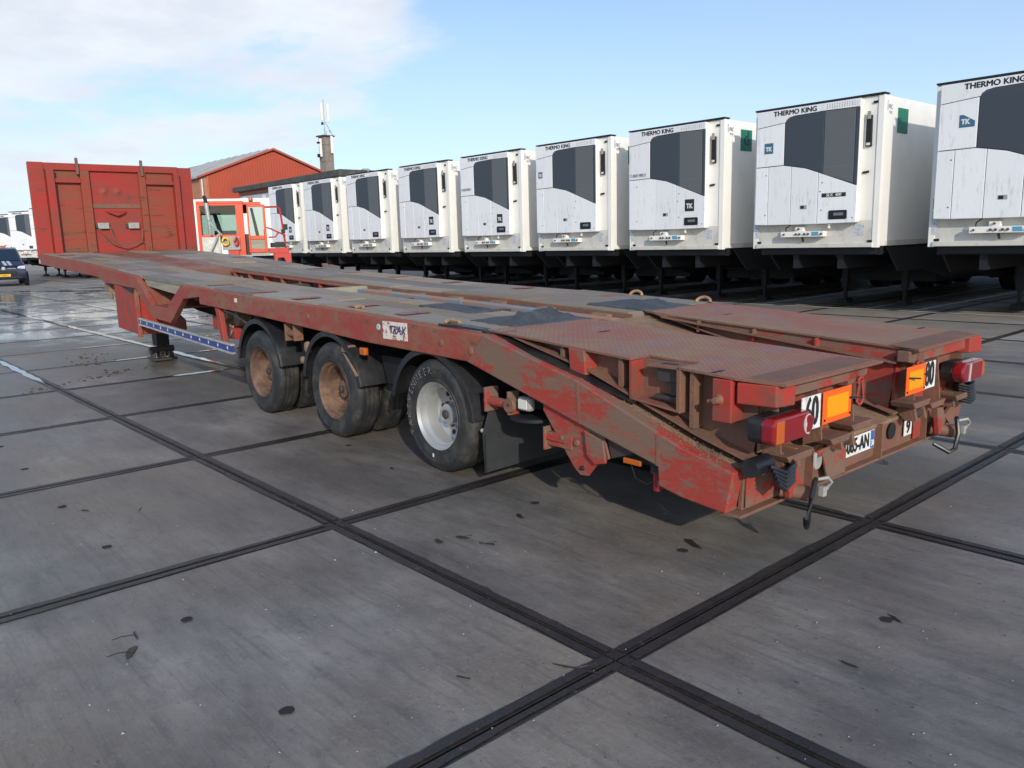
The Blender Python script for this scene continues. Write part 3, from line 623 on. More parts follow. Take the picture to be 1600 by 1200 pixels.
for v in (.60, 1.95):
    mb = T(); mb.box(7.56, 7.76, v-.09, v+.09, .22, 1.15); LG = mb.build('landing_leg', M['chassis'], LL, bevel=.01)
    mb = T(); mb.box(7.48, 7.84, v-.16, v+.16, .015, .05); mb.box(7.53, 7.79, v-.12, v+.12, .05, .12); mb.cyl((7.66, v-.17, .16), (7.66, v+.17, .16), .05, 10)
    for q in range(10): a = rb.uniform(0, 6.28); x = 7.66+.15*math.cos(a); y = v+.14*math.sin(a); mb.box(x-.03, x+.03, y-.03, y+.03, .05, .05+rb.uniform(.03, .1))
    mb.build('foot', M['dark_steel'], LG, bevel=.008)
    if v < 1: text('foot_mark', 'LEU', .12, (7.475, -.55, .10), (0, -1, 0), (0, 0, 1), M['chalk'], LG, .001, .003)
mb = T(); mb.box(8.0, 8.25, .08, .3, 1.0, 1.13); mb.cyl((8.1, .12, .98), (8.1, .12, .90), .03, 8); mb.build('twist_lock', M['rust_clay'], LL, bevel=.01)
# valves and tanks behind the guard
mb = T()
mb.lathe([(0, 0), (.08, .01), (.09, .05), (.09, .14), (.05, .18), (0, .18)], (4.05, .28, .83), 'y', 14); mb.lathe([(0, 0), (.07, .01), (.08, .05), (.08, .14), (0, .16)], (4.3, .26, .88), 'y', 14)
mb.lathe([(0, 0), (.07, .01), (.07, .12), (0, .14)], (4.20, .2, .74), 'y', 14); mb.build('brake_valve', M['rust_clay'], LL, smooth=True)
mb = T(); mb.box(3.95, 4.25, .22, .5, .62, .74); mb.box(4.35, 4.5, .2, .5, .7, .85); mb.build('valve_bracket', M['red'], LL, bevel=.006)
mb = T(); mb.tube([(4.2, .2, .78), (4.22, .17, .7), (4.18, .17, .62), (4.2, .18, .55)], .008, 6); mb.tube([(4.05, .25, .76), (4.0, .2, .68), (4.1, .2, .62), (4.35, .25, .66)], .008, 6); mb.tube([(4.3, .24, .9), (4.1, .18, .93), (3.9, .2, .9), (3.8, .3, .8)], .01, 6); mb.build('air_line', M['grey'], LL, smooth=True)
mb = T(); mb.lathe([(0, 0), (.12, .02), (.14, .08), (.14, .9), (.12, .96), (0, .98)], (5.2, .7, .62), 'y', 20); mb.lathe([(0, 0), (.1, .02), (.12, .08), (.12, .7), (0, .74)], (4.6, .8, .6), 'y', 20); mb.build('air_tank', M['chassis'], LL, smooth=True)
mb = T(); mb.prism([(4.9, 1.03), (5.0, 1.05), (4.6, .72), (4.5, .72)], .35, .4, 'y'); mb.build('diagonal_stay', M['dark_steel'], LL)

# wheels
tyre_p = []
def tyre_profile(w=.225, R=.40, ri=.235):
    p = [(ri, .012), (ri+.012, .0), (ri+.03, -.002), (ri+.033, .002), (.30, -.006), (.33, -.006), (.334, -.009), (.352, -.006), (.374, .004), (.388, .016), (.396, .024)]
    for k in range(4):
        a = .03+k*(w-.06)/4; b = .03+(k+1)*(w-.06)/4-.010
        p += [(R, a), (R, b)]
        if k < 3: p += [(R-.012, b+.002), (R-.012, b+.008)]
    p += [(.396, w-.024), (.388, w-.016), (.36, w), (.30, w+.004), (ri+.02, w), (ri, w-.012)]
    return p
def lathe_t(prof, c, n=56): 
    mb = T(); mb.lathe(prof, c, 'y', n); return mb
def make_wheel(c_u, v0, m_rim, chalk=False, sgn=1):
    # v0: plane of the outer face, sgn: +1 when the outer face looks to the near side
    def pr(p): return [(r, w*sgn) for r, w in p]
    rimp = [(.224, .016), (.236, .003), (.242, -.004), (.240, .004), (.232, .012), (.219, .018), (.214, .04), (.196, .055), (.190, .085), (.186, .145), (.17, .160), (.135, .168), (.08, .163), (.072, .155), (.072, .09), (.05, .085), (.0, .085)]
    W = lathe_t(pr([(r, w+.002) for r, w in rimp]), (c_u, v0, .40)).build('wheel', m_rim, LL, smooth=True)
    lathe_t(pr(tyre_profile()), (c_u, v0, .40), 72).build('tyre', M['rubber'], W, smooth=True)
    lathe_t(pr(tyre_profile()), (c_u, v0+.295*sgn, .40), 64).build('tyre', M['rubber'], W, smooth=True)
    mb = T(); mb.lathe(pr([(.225, 0), (.19, .03), (.19, .20), (.225, .23)]), (c_u, v0+.29*sgn, .40), 'y', 32); mb.build('inner_rim', m_rim, W, smooth=True)
    mb = T(); mb.lathe(pr([(0, .084), (.03, .082), (.034, .07), (.026, .062), (0, .06)]), (c_u, v0, .40), 'y', 16); mb.build('hub_cap', M['dark_steel'], W, smooth=True)
    mb = T()
    for k in range(8):
        t = k*PI/4+.2; cc = (c_u+.15*math.cos(t), v0+.1615*sgn, .40+.15*math.sin(t))
        mb.lathe(pr([(0, 0), (.017, 0), (.019, .004)]), cc, 'y', 12)
    mb.build('hand_hole', M['chassis'], W)
    mb = T()
    for k in range(10):
        t = k*PI/5; mb.cyl((c_u+.105*math.cos(t), v0+.166*sgn, .40+.105*math.sin(t)), (c_u+.105*math.cos(t), v0+.145*sgn, .40+.105*math.sin(t)), .010, 6)
    mb.build('wheel_nut', M['rust'], W)
    return W
for k, (c, mr) in enumerate(((.03, M['steel_rim']), (1.50, M['mud_rim']), (2.92, M['mud_rim']))):
    W = make_wheel(c, .03, mr)
    if k == 0:
        W['label'] = 'rear wheel with bare silver rim and chalk marks'
        s = 'TAKSVENNEER'
        for q, ch in enumerate(s):
            a = math.radians(208-q*11.0); r = .318; rad = Vector((-math.cos(a), 0, math.sin(a)))
            # seen from the near side, +u points left
            cu_ = .03-r*math.cos(a)*-1*-1
            pos = (.03-math.cos(a)*r*1.0, -.016, .40+math.sin(a)*r)
            rr2 = Vector((-math.cos(a), 0, math.sin(a))); tt = Vector((math.sin(a)*-1*-1, 0, math.cos(a)))
            tt = Vector((-math.sin(a)*1.0, 0, -math.cos(a)))
            upd = rr2; rgt = upd.cross(Vector((0, 1, 0)))*1.0
            text('chalk_mark', ch, .075, (pos[0], pos[1], pos[2]), rgt, upd, M['chalk'], W, .0006, 0, squeeze=.9)
        mb = T(); mb.box(.07, .085, .019, .0215, .10, .125); mb.build('tyre_dash', M['star'], W)
    make_wheel(c, WID-.03, mr, sgn=-1)
# mudguards
def guard(c, z, a0, a1, R=.50, v0=.02, v1=.62):
    mb = T(); prof = [(R-.05, v0), (R-.006, v0+.0), (R, v0+.02), (R, v1), (R-.008, v1), (R-.008, v0+.024), (R-.012, v0+.008), (R-.05, v0+.006)]
    mb.lathe(prof, (c, 0, z), 'y', 28, arc=(math.radians(a0), math.radians(a1)), close=True); return mb.build('mudguard', M['black'], LL, smooth=True)
for vv in ((.02, .62), (WID-.62, WID-.02)):
    guard(2.93, .42, 8, 170, v0=vv[0], v1=vv[1]); guard(1.52, .40, 8, 170, v0=vv[0], v1=vv[1]); guard(.10, .38, 12, 175, v0=vv[0], v1=vv[1])
for c in (2.21, .81):      # filler aprons between the arches
    mb = T(); mb.prism([(c-.14, .50), (c+.14, .50), (c+.22, .72), (c-.22, .72)], .22, .226, 'y'); mb.build('mudguard_apron', M['chassis'], LL)
# mud flap
mb = T(); zz0 = .10; mb.prism([(.02, .36), (.02, .34), (.03, .10), (.80, .115), (.80, .52), (.08, .52)], -.50, -.488, 'x'); MF = mb.build('mud_flap', M['flap'], LL)
mb = T()
for k in range(14): mb.box(-.505, -.50, .022, .034, .11+k*.018, .12+k*.018)
mb.build('flap_ridge', M['black'], MF)
mb = T(); mb.lathe([(0, -.02), (.012, -.016), (.014, 0)], (-.46, .05, .375), 'y', 10); mb.build('bolt', M['alu'], LL)
# brackets, pins and lamps below the beam
def bracket(u, z, w=.16):
    mb = T(); mb.box(u-.01, u+.012, .03, .12, z-.10, z+.05); mb.box(u+w, u+w+.02, .03, .14, z-.11, z+.05); mb.cyl((u-.02, .07, z-.04), (u+w+.04, .07, z-.04), .03, 12); return mb
bracket(2.16, .86).build('pin_bracket', M['rust'], LL, bevel=.004)
bracket(-.74, .62, .22).build('pin_bracket', M['red_tail'], LL, bevel=.004)
mb = T(); mb.lathe([(.012, 0), (.045, 0), (.05, .015), (.012, .015)], (-.75, .02, .585), 'y', 16, ); mb.build('pin_disc', M['rust'], LL, smooth=True)
mb = T(); mb.lathe([(0, -.03), (.05, -.02), (.055, 0)], (1.95, .06, .72), 'y', 14); mb.lathe([(0, -.03), (.03, -.02), (.035, 0)], (2.06, .06, .60), 'y', 12); mb.box(1.2, 1.32, .03, .1, .74, .80); mb.prism([(1.22, .72), (1.27, .74), (1.08, .56), (1.05, .575)], .01, .02, 'y'); mb.build('spring_lever', M['rust_clay'], LL, bevel=.003)
mb = T(); mb.box(.96, 1.04, .03, .07, .74, .80); mb.build('amber_marker', M['lamp_amber'], LL, bevel=.01)
mb = T(); mb.box(-.90, -.79, .06, .12, .555, .645); mb.build('marker_lamp', M['grey'], LL, bevel=.02)
mb = T(); mb.box(-.885, -.805, .054, .06, .57, .63); mb.build('marker_lens', M['star'], LL, bevel=.004)
mb = T(); mb.lathe([(0, 0), (.16, 0), (.16, .02), (0, .02)], (-.85, .16, .50), 'z', 20); mb.box(-1.3, -1.0, .3, .8, .3, .5); mb.build('lamp_tray', M['chassis'], LL, smooth=True)
# hinge plate hanging under the tail
mb = T(); pts = [(-1.06, .66), (-1.24, .60), (-1.54, .52), (-1.58, .40), (-1.48, .34), (-1.42, .27), (-1.36, .265), (-1.31, .30), (-1.20, .43), (-1.06, .60)]
mb.prism(pts, .03, .045, 'y'); HP = mb.build('hinge_plate', M['red_tail'], LL, bevel=.003)
mb = T(); mb.prism([(-1.42, .54), (-1.56, .50), (-1.58, .38), (-1.50, .36), (-1.44, .40)], .0, .015, 'y'); mb.build('lug', M['red_tail'], HP, bevel=.003)
for u, z, r in ((-1.34, .45, .022), (-1.22, .46, .020), (-1.38, .31, .014), (-1.51, .42, .010)):
    mb = T(); mb.lathe([(0, -.016), (r*.6, -.016), (r, -.006), (r, .03)], (u, .03, z), 'y', 12); mb.build('pin', M['rust'] if r > .015 else M['chassis'], HP, smooth=True)
mb = T(); mb.box(-1.30, -1.10, .02, .10, .40, .48); mb.box(-1.10, -1.085, .0, .12, .37, .51); mb.cyl((-1.26, .015, .44), (-1.1, .015, .44), .007, 8); mb.build('spring_stop', M['red_tail'], HP, bevel=.003)
mb = T(); mb.prism([(-1.58, .40), (-1.75, .46), (-1.72, .50), (-1.55, .5)], .05, .3, 'y'); mb.box(-1.9, -1.6, .2, .6, .42, .55); mb.build('jack_box', M['dark_steel'], HP)
mb = T(); mb.box(-1.80, -1.68, .03, .045, .40, .43); mb.build('amber_marker', M['lamp_amber'], LL, bevel=.004)
mb = T(); mb.cyl((-1.90, .05, .39), (-1.90, .05, .29), .022, 14); mb.build('red_side_lamp', M['lamp_red'], LL, smooth=True)
mb = T(); mb.box(-1.93, -1.87, .03, .06, .38, .45); mb.tube([(-1.72, .05, .40), (-1.76, .04, .33), (-1.84, .04, .31), (-1.92, .04, .36)], .004, 6); mb.build('lamp_clip', M['chassis'], LL)

# TRAX sticker, round plug
o = flat2 = T(); flat2.box(.30, .62, -.0025, 0, .905, 1.035); ST = flat2.build('sticker', M['sticker'], LL)
text('sticker_text', 'TRAX', .082, (.43, .0035, .975), (-1, 0, 0), (0, 0, 1), M['ink'], ST, .0006, .002, shear=.35)
mb = T(); mb.lathe([(0, -.006), (.022, -.006), (.025, 0)], (.68, 0, .985), 'y', 12); mb.build('reflector_disc', M['paper'], LL)
mb = T(); mb.box(3.28, 3.34, -.003, 0, 1.06, 1.10); mb.build('paper_scrap', M['star'], LL)

# lashing rings and the black rubber strip along the slope
def ring(u, v, z, rx=.07, tilt=.35):
    mb = T(); P = []
    for k in range(15):
        t = PI*k/14; P.append((u+rx*math.cos(t), v+.02*math.sin(t), z+tilt*rx*1.6*math.sin(t)))
    mb.tube(P, .013, 8); return mb.build('lashing_ring', M['rope'], LL, smooth=True)
ring(1.12, .10, dz(1.1)+.018, .06, .12); ring(-.10, .10, dz(-.1)+.02, .08, .12); ring(.33, 2.50, dz(.3)+.02, .07, .35); ring(-.42, 2.48, dz(-.4)+.02, .07, .35)
mb = T(); P = [(-.02, .07, 1.05), (-.25, .09, 1.045), (-.45, .10, 1.035), (-.62, .11, .995), (-.8, .09, .955), (-1.0, .07, .92), (-1.2, .075, .865), (-1.45, .09, .80), (-1.7, .12, .73)]
for a, b in zip(P, P[1:]):
    mb.hexa([(a[0], a[1]-.03, a[2]-.012), (b[0], b[1]-.03, b[2]-.012), (b[0], b[1]+.05, b[2]-.012), (a[0], a[1]+.05, a[2]-.012), (a[0], a[1]-.03, a[2]), (b[0], b[1]-.03, b[2]), (b[0], b[1]+.05, b[2]), (a[0], a[1]+.05, a[2])])
mb.build('rubber_strip', M['black'], LL)
def crumple(u0, u1, v0, v1, h, seed, z0=.02):
    r = random.Random(seed); mb = T(); nu, nv = 14, 12; vs = []
    for i in range(nu+1):
        for j in range(nv+1):
            a, b = i/nu, j/nv; e = min(1, 4*a, 4*(1-a), 4*b, 4*(1-b)); u = u0+(u1-u0)*a+r.uniform(-.015, .015); v = v0+(v1-v0)*b+r.uniform(-.015, .015)
            ridge = math.exp(-((a-.25-.2*b)/.18)**2)
            vs.append((u, v, dz(u)+z0+h*ridge*e*r.uniform(.5, 1)+.01*r.random()*e))
    mb.add(vs, [(i*(nv+1)+j, i*(nv+1)+j+1, (i+1)*(nv+1)+j+1, (i+1)*(nv+1)+j) for i in range(nu) for j in range(nv)])
    o_ = mb.build('rubber_sheet', M['tarp'], LL, smooth=True); sm = o_.modifiers.new('thick', 'SOLIDIFY'); sm.thickness = .008; return o_
crumple(-.52, -.05, .30, 1.0, .085, 5); crumple(-.5, .15, 1.66, 2.25, .045, 8); crumple(.25, .95, .55, .84, .008, 9, .021)

# tail ramps
def ramp(vA, vB, near):
    """vA: outer side, vB: inner side"""
    sg = 1 if vB > vA else -1
    top = [(-.50, 1.035), (-1.67, .960), (-2.53, .915)]
    if near: outline = [(-.47, vA), (-1.67, vA), (-1.67, vA+.16*sg), (-1.99, vA+.16*sg), (-1.99, vA), (-2.32, vA), (-2.32, vA+.0*sg), (-2.56, vA+.045*sg), (-2.57, vB+.07*sg), (-2.45, vB+.07*sg), (-.75, vB), (-.47, vB-.05*sg)]
    else: outline = [(-.47, vA), (-2.32, vA), (-2.52, vA+.0), (-2.55, vB+.04*sg), (-2.44, vB), (-.70, vB), (-.47, vB-.05*sg)]
    def tz(u): return interp(u, top)
    mb = T(); n = len(outline)
    vs = [(u, v, tz(u)) for u, v in outline]+[(u, v, tz(u)-.012) for u, v in outline]
    mb.add(vs, [tuple(range(n)), tuple(range(2*n-1, n-1, -1))]+[(i, (i+1) % n, (i+1) % n+n, i+n) for i in range(n)])
    mb.f = [(f, 0 if q == 0 else 1) for q, (f, _) in enumerate(mb.f)]; R_ = mb.build('tail_ramp', [M['tread'], M['rust']], LL)
    bm_ = bmesh.new(); bm_.from_mesh(R_.data); bmesh.ops.triangulate(bm_, faces=[f for f in bm_.faces if len(f.verts) > 4]); bm_.to_mesh(R_.data); bm_.free()
    for ue in (-2.36,):
        eb = T(); eb.add([(u_, v_, tz(u_)+h_) for h_ in (.0008, .004) for u_, v_ in ((ue, vA+.02*sg), (-2.53, vA+.06*sg), (-2.54, vB+.03*sg), (ue, vB+.0*sg))], [(0, 1, 2, 3), (7, 6, 5, 4), (0, 4, 5, 1), (1, 5, 6, 2), (2, 6, 7, 3), (3, 7, 4, 0)]); eb.build('end_bar', M['rust'], R_)
    R_['label'] = 'near-side tail ramp with pocket cut in its edge' if near else 'far-side tail ramp'
    def sidep(v0, v1, m, name, rec=.0):
        mb = T(); lo, hi = min(v0, v1), max(v0, v1)
        mb.prism([(-.55, tz(-.55)-.014), (-2.42, tz(-2.42)-.014), (-2.36, .525), (-2.09, .60), (-1.36, .85), (-.75, 1.0)], lo, hi, 'y'); return mb.build(name, m, R_)
    w0 = vA+.10*sg; w1 = vB-.02*sg
    sidep(w0, w0+.012*sg, M['rust'], 'side_web'); sidep(w1, w1-.012*sg, M['red_tail'], 'side_web')
    # lower flanges
    for (a, b, m) in ((vA+.01*sg, w0+.012*sg, M['rust']), (w1-.012*sg, vB+.02*sg, M['rust'])):
        mb = T(); lo, hi = min(a, b), max(a, b)
        for (u0, z0), (u1, z1) in zip([(-.62, 1.018), (-1.36, .85), (-2.09, .605)], [(-1.36, .85), (-2.09, .605), (-2.42, .515)]):
            mb.hexa([(u0, lo, z0), (u1, lo, z1), (u1, hi, z1), (u0, hi, z0), (u0, lo, z0+.012), (u1, lo, z1+.012), (u1, hi, z1+.012), (u0, hi, z0+.012)])
        mb.build('lower_flange', m, R_)
    # stiffening ribs on the outer side
    def zb(u): return interp(u, [(-2.42, .53), (-2.09, .62), (-1.36, .862), (-.62, 1.02)])
    for u in (-1.12, -1.57, -2.045) if near else (-1.12, -1.57, -2.04):
        mb = T(); lo, hi = sorted((vA+.02*sg, w0)); mb.prism([(u, tz(u)-.012), (u-.025, tz(u)-.012), (u-.025, zb(u)), (u, zb(u))], lo, hi, 'y'); mb.build('rib', M['rust'], R_)
    for u in (-1.0, -1.45, -1.9):
        mb = T(); lo, hi = sorted((w1, vB+.02*sg)); mb.prism([(u, tz(u)-.012), (u-.015, tz(u)-.012), (u-.015, tz(u)-.09), (u, tz(u)-.09)], lo, hi, 'y'); mb.build('rib', M['red_tail'], R_)
    if not near:
        mb = T(); lo, hi = sorted((w1, vB+.05*sg)); mb.hexa([(-.70, lo, 1.0), (-2.42, lo, .825), (-2.42, hi, .825), (-.70, hi, 1.0), (-.70, lo, 1.008), (-2.42, lo, .833), (-2.42, hi, .833), (-.70, hi, 1.008)]); mb.build('inner_ledge', M['rust'], R_)
    else:
        mb = T(); lo, hi = sorted((w1, vB+.05*sg)); mb.hexa([(-.70, lo, 1.0), (-2.42, lo, .825), (-2.42, hi, .825), (-.70, hi, 1.0), (-.70, lo, 1.008), (-2.42, lo, .833), (-2.42, hi, .833), (-.70, hi, 1.008)]); mb.build('inner_ledge', M['rust'], R_)
    # bright red channel pieces
    lo, hi = sorted((vA-.005*sg, w0))
    mb = T(); mb.prism([(-1.21, .978), (-1.335, .972), (-1.345, .83), (-1.22, .845)], lo, hi, 'y'); mb.build('stake_socket', M['red_tail'], R_, bevel=.006)
    mb = T(); mb.box(-2.305, -2.195, lo, hi, .70, .912); mb.build('hinge_socket', M['red'], R_, bevel=.006)
    if near:
        mb = T(); mb.lathe([(0, -.04), (.016, -.04), (.02, -.01), (.028, 0)], (-2.235, vA-.005, .81), 'y', 10); mb.cyl((-2.19, vA-.03, .80), (-2.25, vA-.03, .82), .01, 6); mb.build('hook_bolt', M['rust'], R_)
        # pocket frame
        mb = T(); mb.box(-1.68, -1.665, vA+.0, vA+.16, .735, tz(-1.67)-.014); mb.build('pocket_wall', M['red'], R_)
        mb = T(); mb.hexa([(-1.665, vA, .738), (-1.99, vA, .705), (-1.99, vA+.1, .705), (-1.665, vA+.1, .738), (-1.665, vA, .75), (-1.99, vA, .717), (-1.99, vA+.1, .717), (-1.665, vA+.1, .75)])
        mb.box(-2.0, -1.975, vA, vA+.1, .705, tz(-2)-.014); mb.box(-1.99, -1.67, vA+.165, vA+.175, .72, .95); mb.build('pocket_frame', M['rust'], R_, bevel=.003)
        mb = T(); mb.box(-1.98, -1.78, vA+.01, vA+.15, .925, .94); mb.build('slotted_plate', M['rust'], R_, bevel=.003)
        mb = T(); mb.prism([(-1.97+.02*math.cos(t)+.09, .0) for t in (0,)]+[(-1.93, 0)], 0, 1, 'y') if False else mb.box(-1.93, -1.83, vA+.06, vA+.085, .9405, .9425); mb.build('slot', M['chassis'], R_)
        mb = T(); mb.box(-1.96, -1.82, vA+.04, vA+.14, .85, .925); mb.box(-1.955, -1.90, vA+.05, vA+.13, .78, .85); mb.box(-1.96, -1.80, vA+.04, vA+.14, .755, .775); mb.build('latch_block', M['dark_steel'], R_, bevel=.004)
    # square corner casting with a clipped rear corner and the rear beam
    mb = T(); lo, hi = sorted((vA+.005*sg, vA+.16*sg)); mb.prism([(-2.325, lo), (-2.52, lo+.03), (-2.545, hi), (-2.325, hi)], .80, .905, 'z'); mb.build('corner_block', M['red'], R_, bevel=.008)
    lo, hi = sorted((vA+.16*sg, vB-.05*sg)); mb = T(); mb.box(-2.50, -2.47, lo, hi, .83, .905); mb.build('rear_beam', M['red_tail'], R_, bevel=.004)
    mb = T(); mb.box(-2.40, -2.385, min(w0, w1), max(w0, w1), .56, .86); mb.build('rear_plate', M['red_tail'], R_)
    lo, hi = sorted((vB-.16*sg, vB+.045*sg)); mb = T(); mb.prism([(lo, .80), (hi, .84), (hi, .902), (lo, .902)] if sg > 0 else [(lo, .84), (hi, .80), (hi, .902), (lo, .902)], -2.50, -2.43, 'x'); mb.build('beam_end', M['rust'], R_, bevel=.004)
    # vertical post and foot shelves
    for vv, w in ((vA+.12*sg, .012), (vA+.50*sg, .012), (vB-.08*sg, .012)):
        lo, hi = sorted((vv, vv+w*sg)); mb = T(); mb.prism([(-2.40, .83), (-2.47, .83), (-2.50, .56), (-2.40, .52)], lo, hi, 'y'); mb.build('upright', M['rust'], R_)
    for (a, b, z) in ((.11, .36, .555), (.52, .74, .565), (.74, .98, .60)):
        lo, hi = sorted((vA+a*sg, vA+b*sg)); mb = T(); mb.prism([(lo, z), (hi, z), (hi-.03, z-.035), (lo+.03, z-.035)], -2.54, -2.40, 'x'); mb.build('foot_shelf', M['rust'], R_, bevel=.004)
    lo, hi = sorted((vA+.14*sg, vA+.34*sg)); mb = T(); mb.prism([(-2.40, .55), (-2.50, .55), (-2.44, .49), (-2.38, .49)], lo, hi, 'y'); mb.build('foot_bracket', M['red_tail'], R_)
    # hinge rollers
    for a in (.22, .78):
        vv = vA+a*sg; mb = T(); mb.cyl((-2.46, vv-.06, .53-.03), (-2.46, vv+.06, .53-.03), .032, 16); mb.build('roller', M['dark_steel'], R_, smooth=True)
        for q in (-.075, .05):
            mb = T(); mb.prism([(-2.40, .57), (-2.49, .56), (-2.51, .47), (-2.44, .465), (-2.38, .52)], vv+q, vv+q+.025, 'y'); mb.build('roller_lug', M['rust'], R_, bevel=.003)
    # chain link hanging on the inner end
    vv = vB-.06*sg; mb = T(); P = [(-2.515, vv+.028*math.cos(t), .765+(.045 if math.sin(t) > 0 else -.045)+.028*math.sin(t)) for t in [k*2*PI/16 for k in range(17)]]
    mb.tube(P, .009, 6); mb.build('lashing_link', M['red_tail'], R_, smooth=True)
    # dark slot holes in the plate
    for (u, a) in ((-2.42, .22), (-2.42, .78), (-2.18, .06), (-.98, .55)):
        mb = T(); vv = vA+a*sg; mb.box(u-.012, u+.012, vv-.045, vv+.045, tz(u)+.0005, tz(u)+.0025); mb.build('plate_slot', M['chassis'], R_)
    return R_
RA = ramp(.10, 1.02, True); RB = ramp(WID-.06, 1.62, False)
# reflector boards, speed discs
def board(v0, z0, w, h, flap):
    o_ = T(); o_.box(-2.535, -2.531, v0, v0+w, z0, z0+h); B_ = o_.build('reflector_board', M['refl_orange'], LL, bevel=.001)
    mb = T(); mb.box(-2.5375, -2.5355, v0+.035, v0+w-.035, z0+.03, z0+h-.03); mb.build('reflector_field', M['refl_yellow'], B_)
    mb = T()
    for (a, b) in ((.014, .02), (w-.014, .02), (w-.014, h*.6)): mb.lathe([(0, -.004), (.006, -.004), (.006, 0)], (-2.536, v0+a, z0+b), 'x', 8)
    mb.cyl((-2.54, v0+(w-.012 if flap else .03), z0+h*.62), (-2.58, v0+(w+.03 if flap else .08), z0+h*.60), .005, 6); mb.build('rivet', M['chassis'], B_)
board(.54, .655, .285, .165, True); board(1.475, .66, .255, .165, False)
def disc(v0, v1, z0, z1, s, tv):
    o_ = T(); o_.box(-2.522, -2.518, v0, v1, z0, z1); D = o_.build('speed_disc', M['plate_white'], LL)
    text('speed_text', s, .20, (-2.524, -tv, (z0+z1)/2), (0, -1, 0), (0, 0, 1), M['txt'], D, .0008, .006, squeeze=.62)
disc(.36, .538, .645, .815, '60', .452); disc(1.735, 1.90, .66, .82, '80', 1.815)
# tail lamps
def lamp(v0, v1, z0, z1, near):
    zc, h = (z0+z1)/2, (z1-z0)/2
    def stad(a, b, r=.03):
        return [(a, z0+r), (a+r*.3, z0+r*.3), (a+r, z0), (b-r*1.8, z0), (b-r*.5, z0+r), (b, zc), (b-r*.5, z1-r), (b-r*1.8, z1), (a+r, z1), (a+r*.3, z1-r*.3), (a, z1-r)] if near else [(a, zc), (a+r*.5, z0+r), (a+r*1.8, z0), (b-r, z0), (b, z0+r), (b, z1-r), (b-r, z1), (a+r*1.8, z1), (a+r*.5, z1-r)]
    a_, b_ = (v0, v1)
    mb = T(); mb.prism(stad(a_+.006, b_-.006), -2.50, -2.43, 'x'); H_ = mb.build('tail_lamp', M['black'], LL, bevel=.004)
    mb = T(); mb.prism(stad(a_, b_), -2.57, -2.50, 'x'); mb.build('red_lens', M['lamp_red'], H_, bevel=.012)
    if near:
        mb = T(); mb.prism([(a_+.025, z0+.008), (a_+.09, z0+.008), (a_+.09, z1-.012), (a_+.025, z1-.012)], -2.5735, -2.565, 'x'); mb.build('amber_lens', M['lamp_amber'], H_, bevel=.003)
        P = []; c = b_-.085
        for k in range(9): t = math.radians(70+k*27.5); P.append((c+.038*math.cos(t)+.02, zc+(h-.012)*math.sin(t)))
        Q = [(v+.026*max(0, 1-abs(z-zc)/(h-.012))+.0, zc+(z-zc)*.86) for v, z in reversed(P)]
        mb = T()
        for k in range(len(P)-1):
            a, b, c_, d = P[k], P[k+1], Q[len(Q)-2-k], Q[len(Q)-1-k]
            mb.prism([a, b, c_, d], -2.5735, -2.568, 'x')
        mb.build('clear_lens', M['lamp_white'], H_)
    else:
        mb = T(); mb.prism([(a_+.10, z0+.006), (a_+.125, z0+.006), (a_+.135, z1-.01), (a_+.11, z1-.01)], -2.5735, -2.565, 'x'); mb.build('clear_lens', M['lamp_white'], H_)
        mb = T(); mb.prism([(b_-.05, z0+.01), (b_-.012, z0+.02), (b_-.012, z1-.02), (b_-.05, z1-.012)], -2.5735, -2.565, 'x'); mb.build('amber_lens', M['lamp_amber'], H_)
lamp(.035, .40, .64, .765, True); lamp(2.20, 2.56, .635, .76, False)
# support jacks on the sill with hoses
for v, sg in ((.40, 1), (2.16, 1)):
    mb = T(); mb.cyl((-2.43, v-.06, .35), (-2.54, v+.02, .33), .038, 14); mb.cyl((-2.53, v, .333), (-2.57, v+.02, .325), .030, 14); J = mb.build('support_jack', M['rust'], LL, smooth=True)
    mb = T(); mb.prism([(v-.13, .50), (v-.04, .49), (v+.05, .34), (v-.08, .32)], -2.50, -2.47, 'x'); mb.build('jack_lug', M['red_tail'], J, bevel=.003)
    mb = T(); mb.tube([(-2.56, v+.05, .40), (-2.58, v+.0, .40), (-2.60, v-.06, .34), (-2.60, v-.085, .24), (-2.58, v-.06, .19), (-2.56, v-.03, .22)] if v < 1 else [(-2.56, v+.02, .42), (-2.58, v-.03, .42), (-2.60, v-.05, .34), (-2.60, v-.08, .25), (-2.58, v-.12, .23), (-2.50, v-.16, .28)], .014, 8); mb.build('hose', M['black'], J, smooth=True)
    mb = T(); mb.tube([(-2.56, v+.05, .40), (-2.6, v+.09, .41), (-2.6, v+.13, .38), (-2.58, v+.12, .34)], .010, 6); mb.box(-2.59, -2.56, v+.075, v+.11, .31, .36); mb.build('fitting', M['grey'], J, bevel=.004)
mb = T(); mb.prism([(.66, .47), (.74, .47), (.74, .40), (.72, .375), (.68, .37), (.66, .39)], -2.44, -2.41, 'x'); mb.build('plate_lamp', M['grey'], LL, bevel=.012)
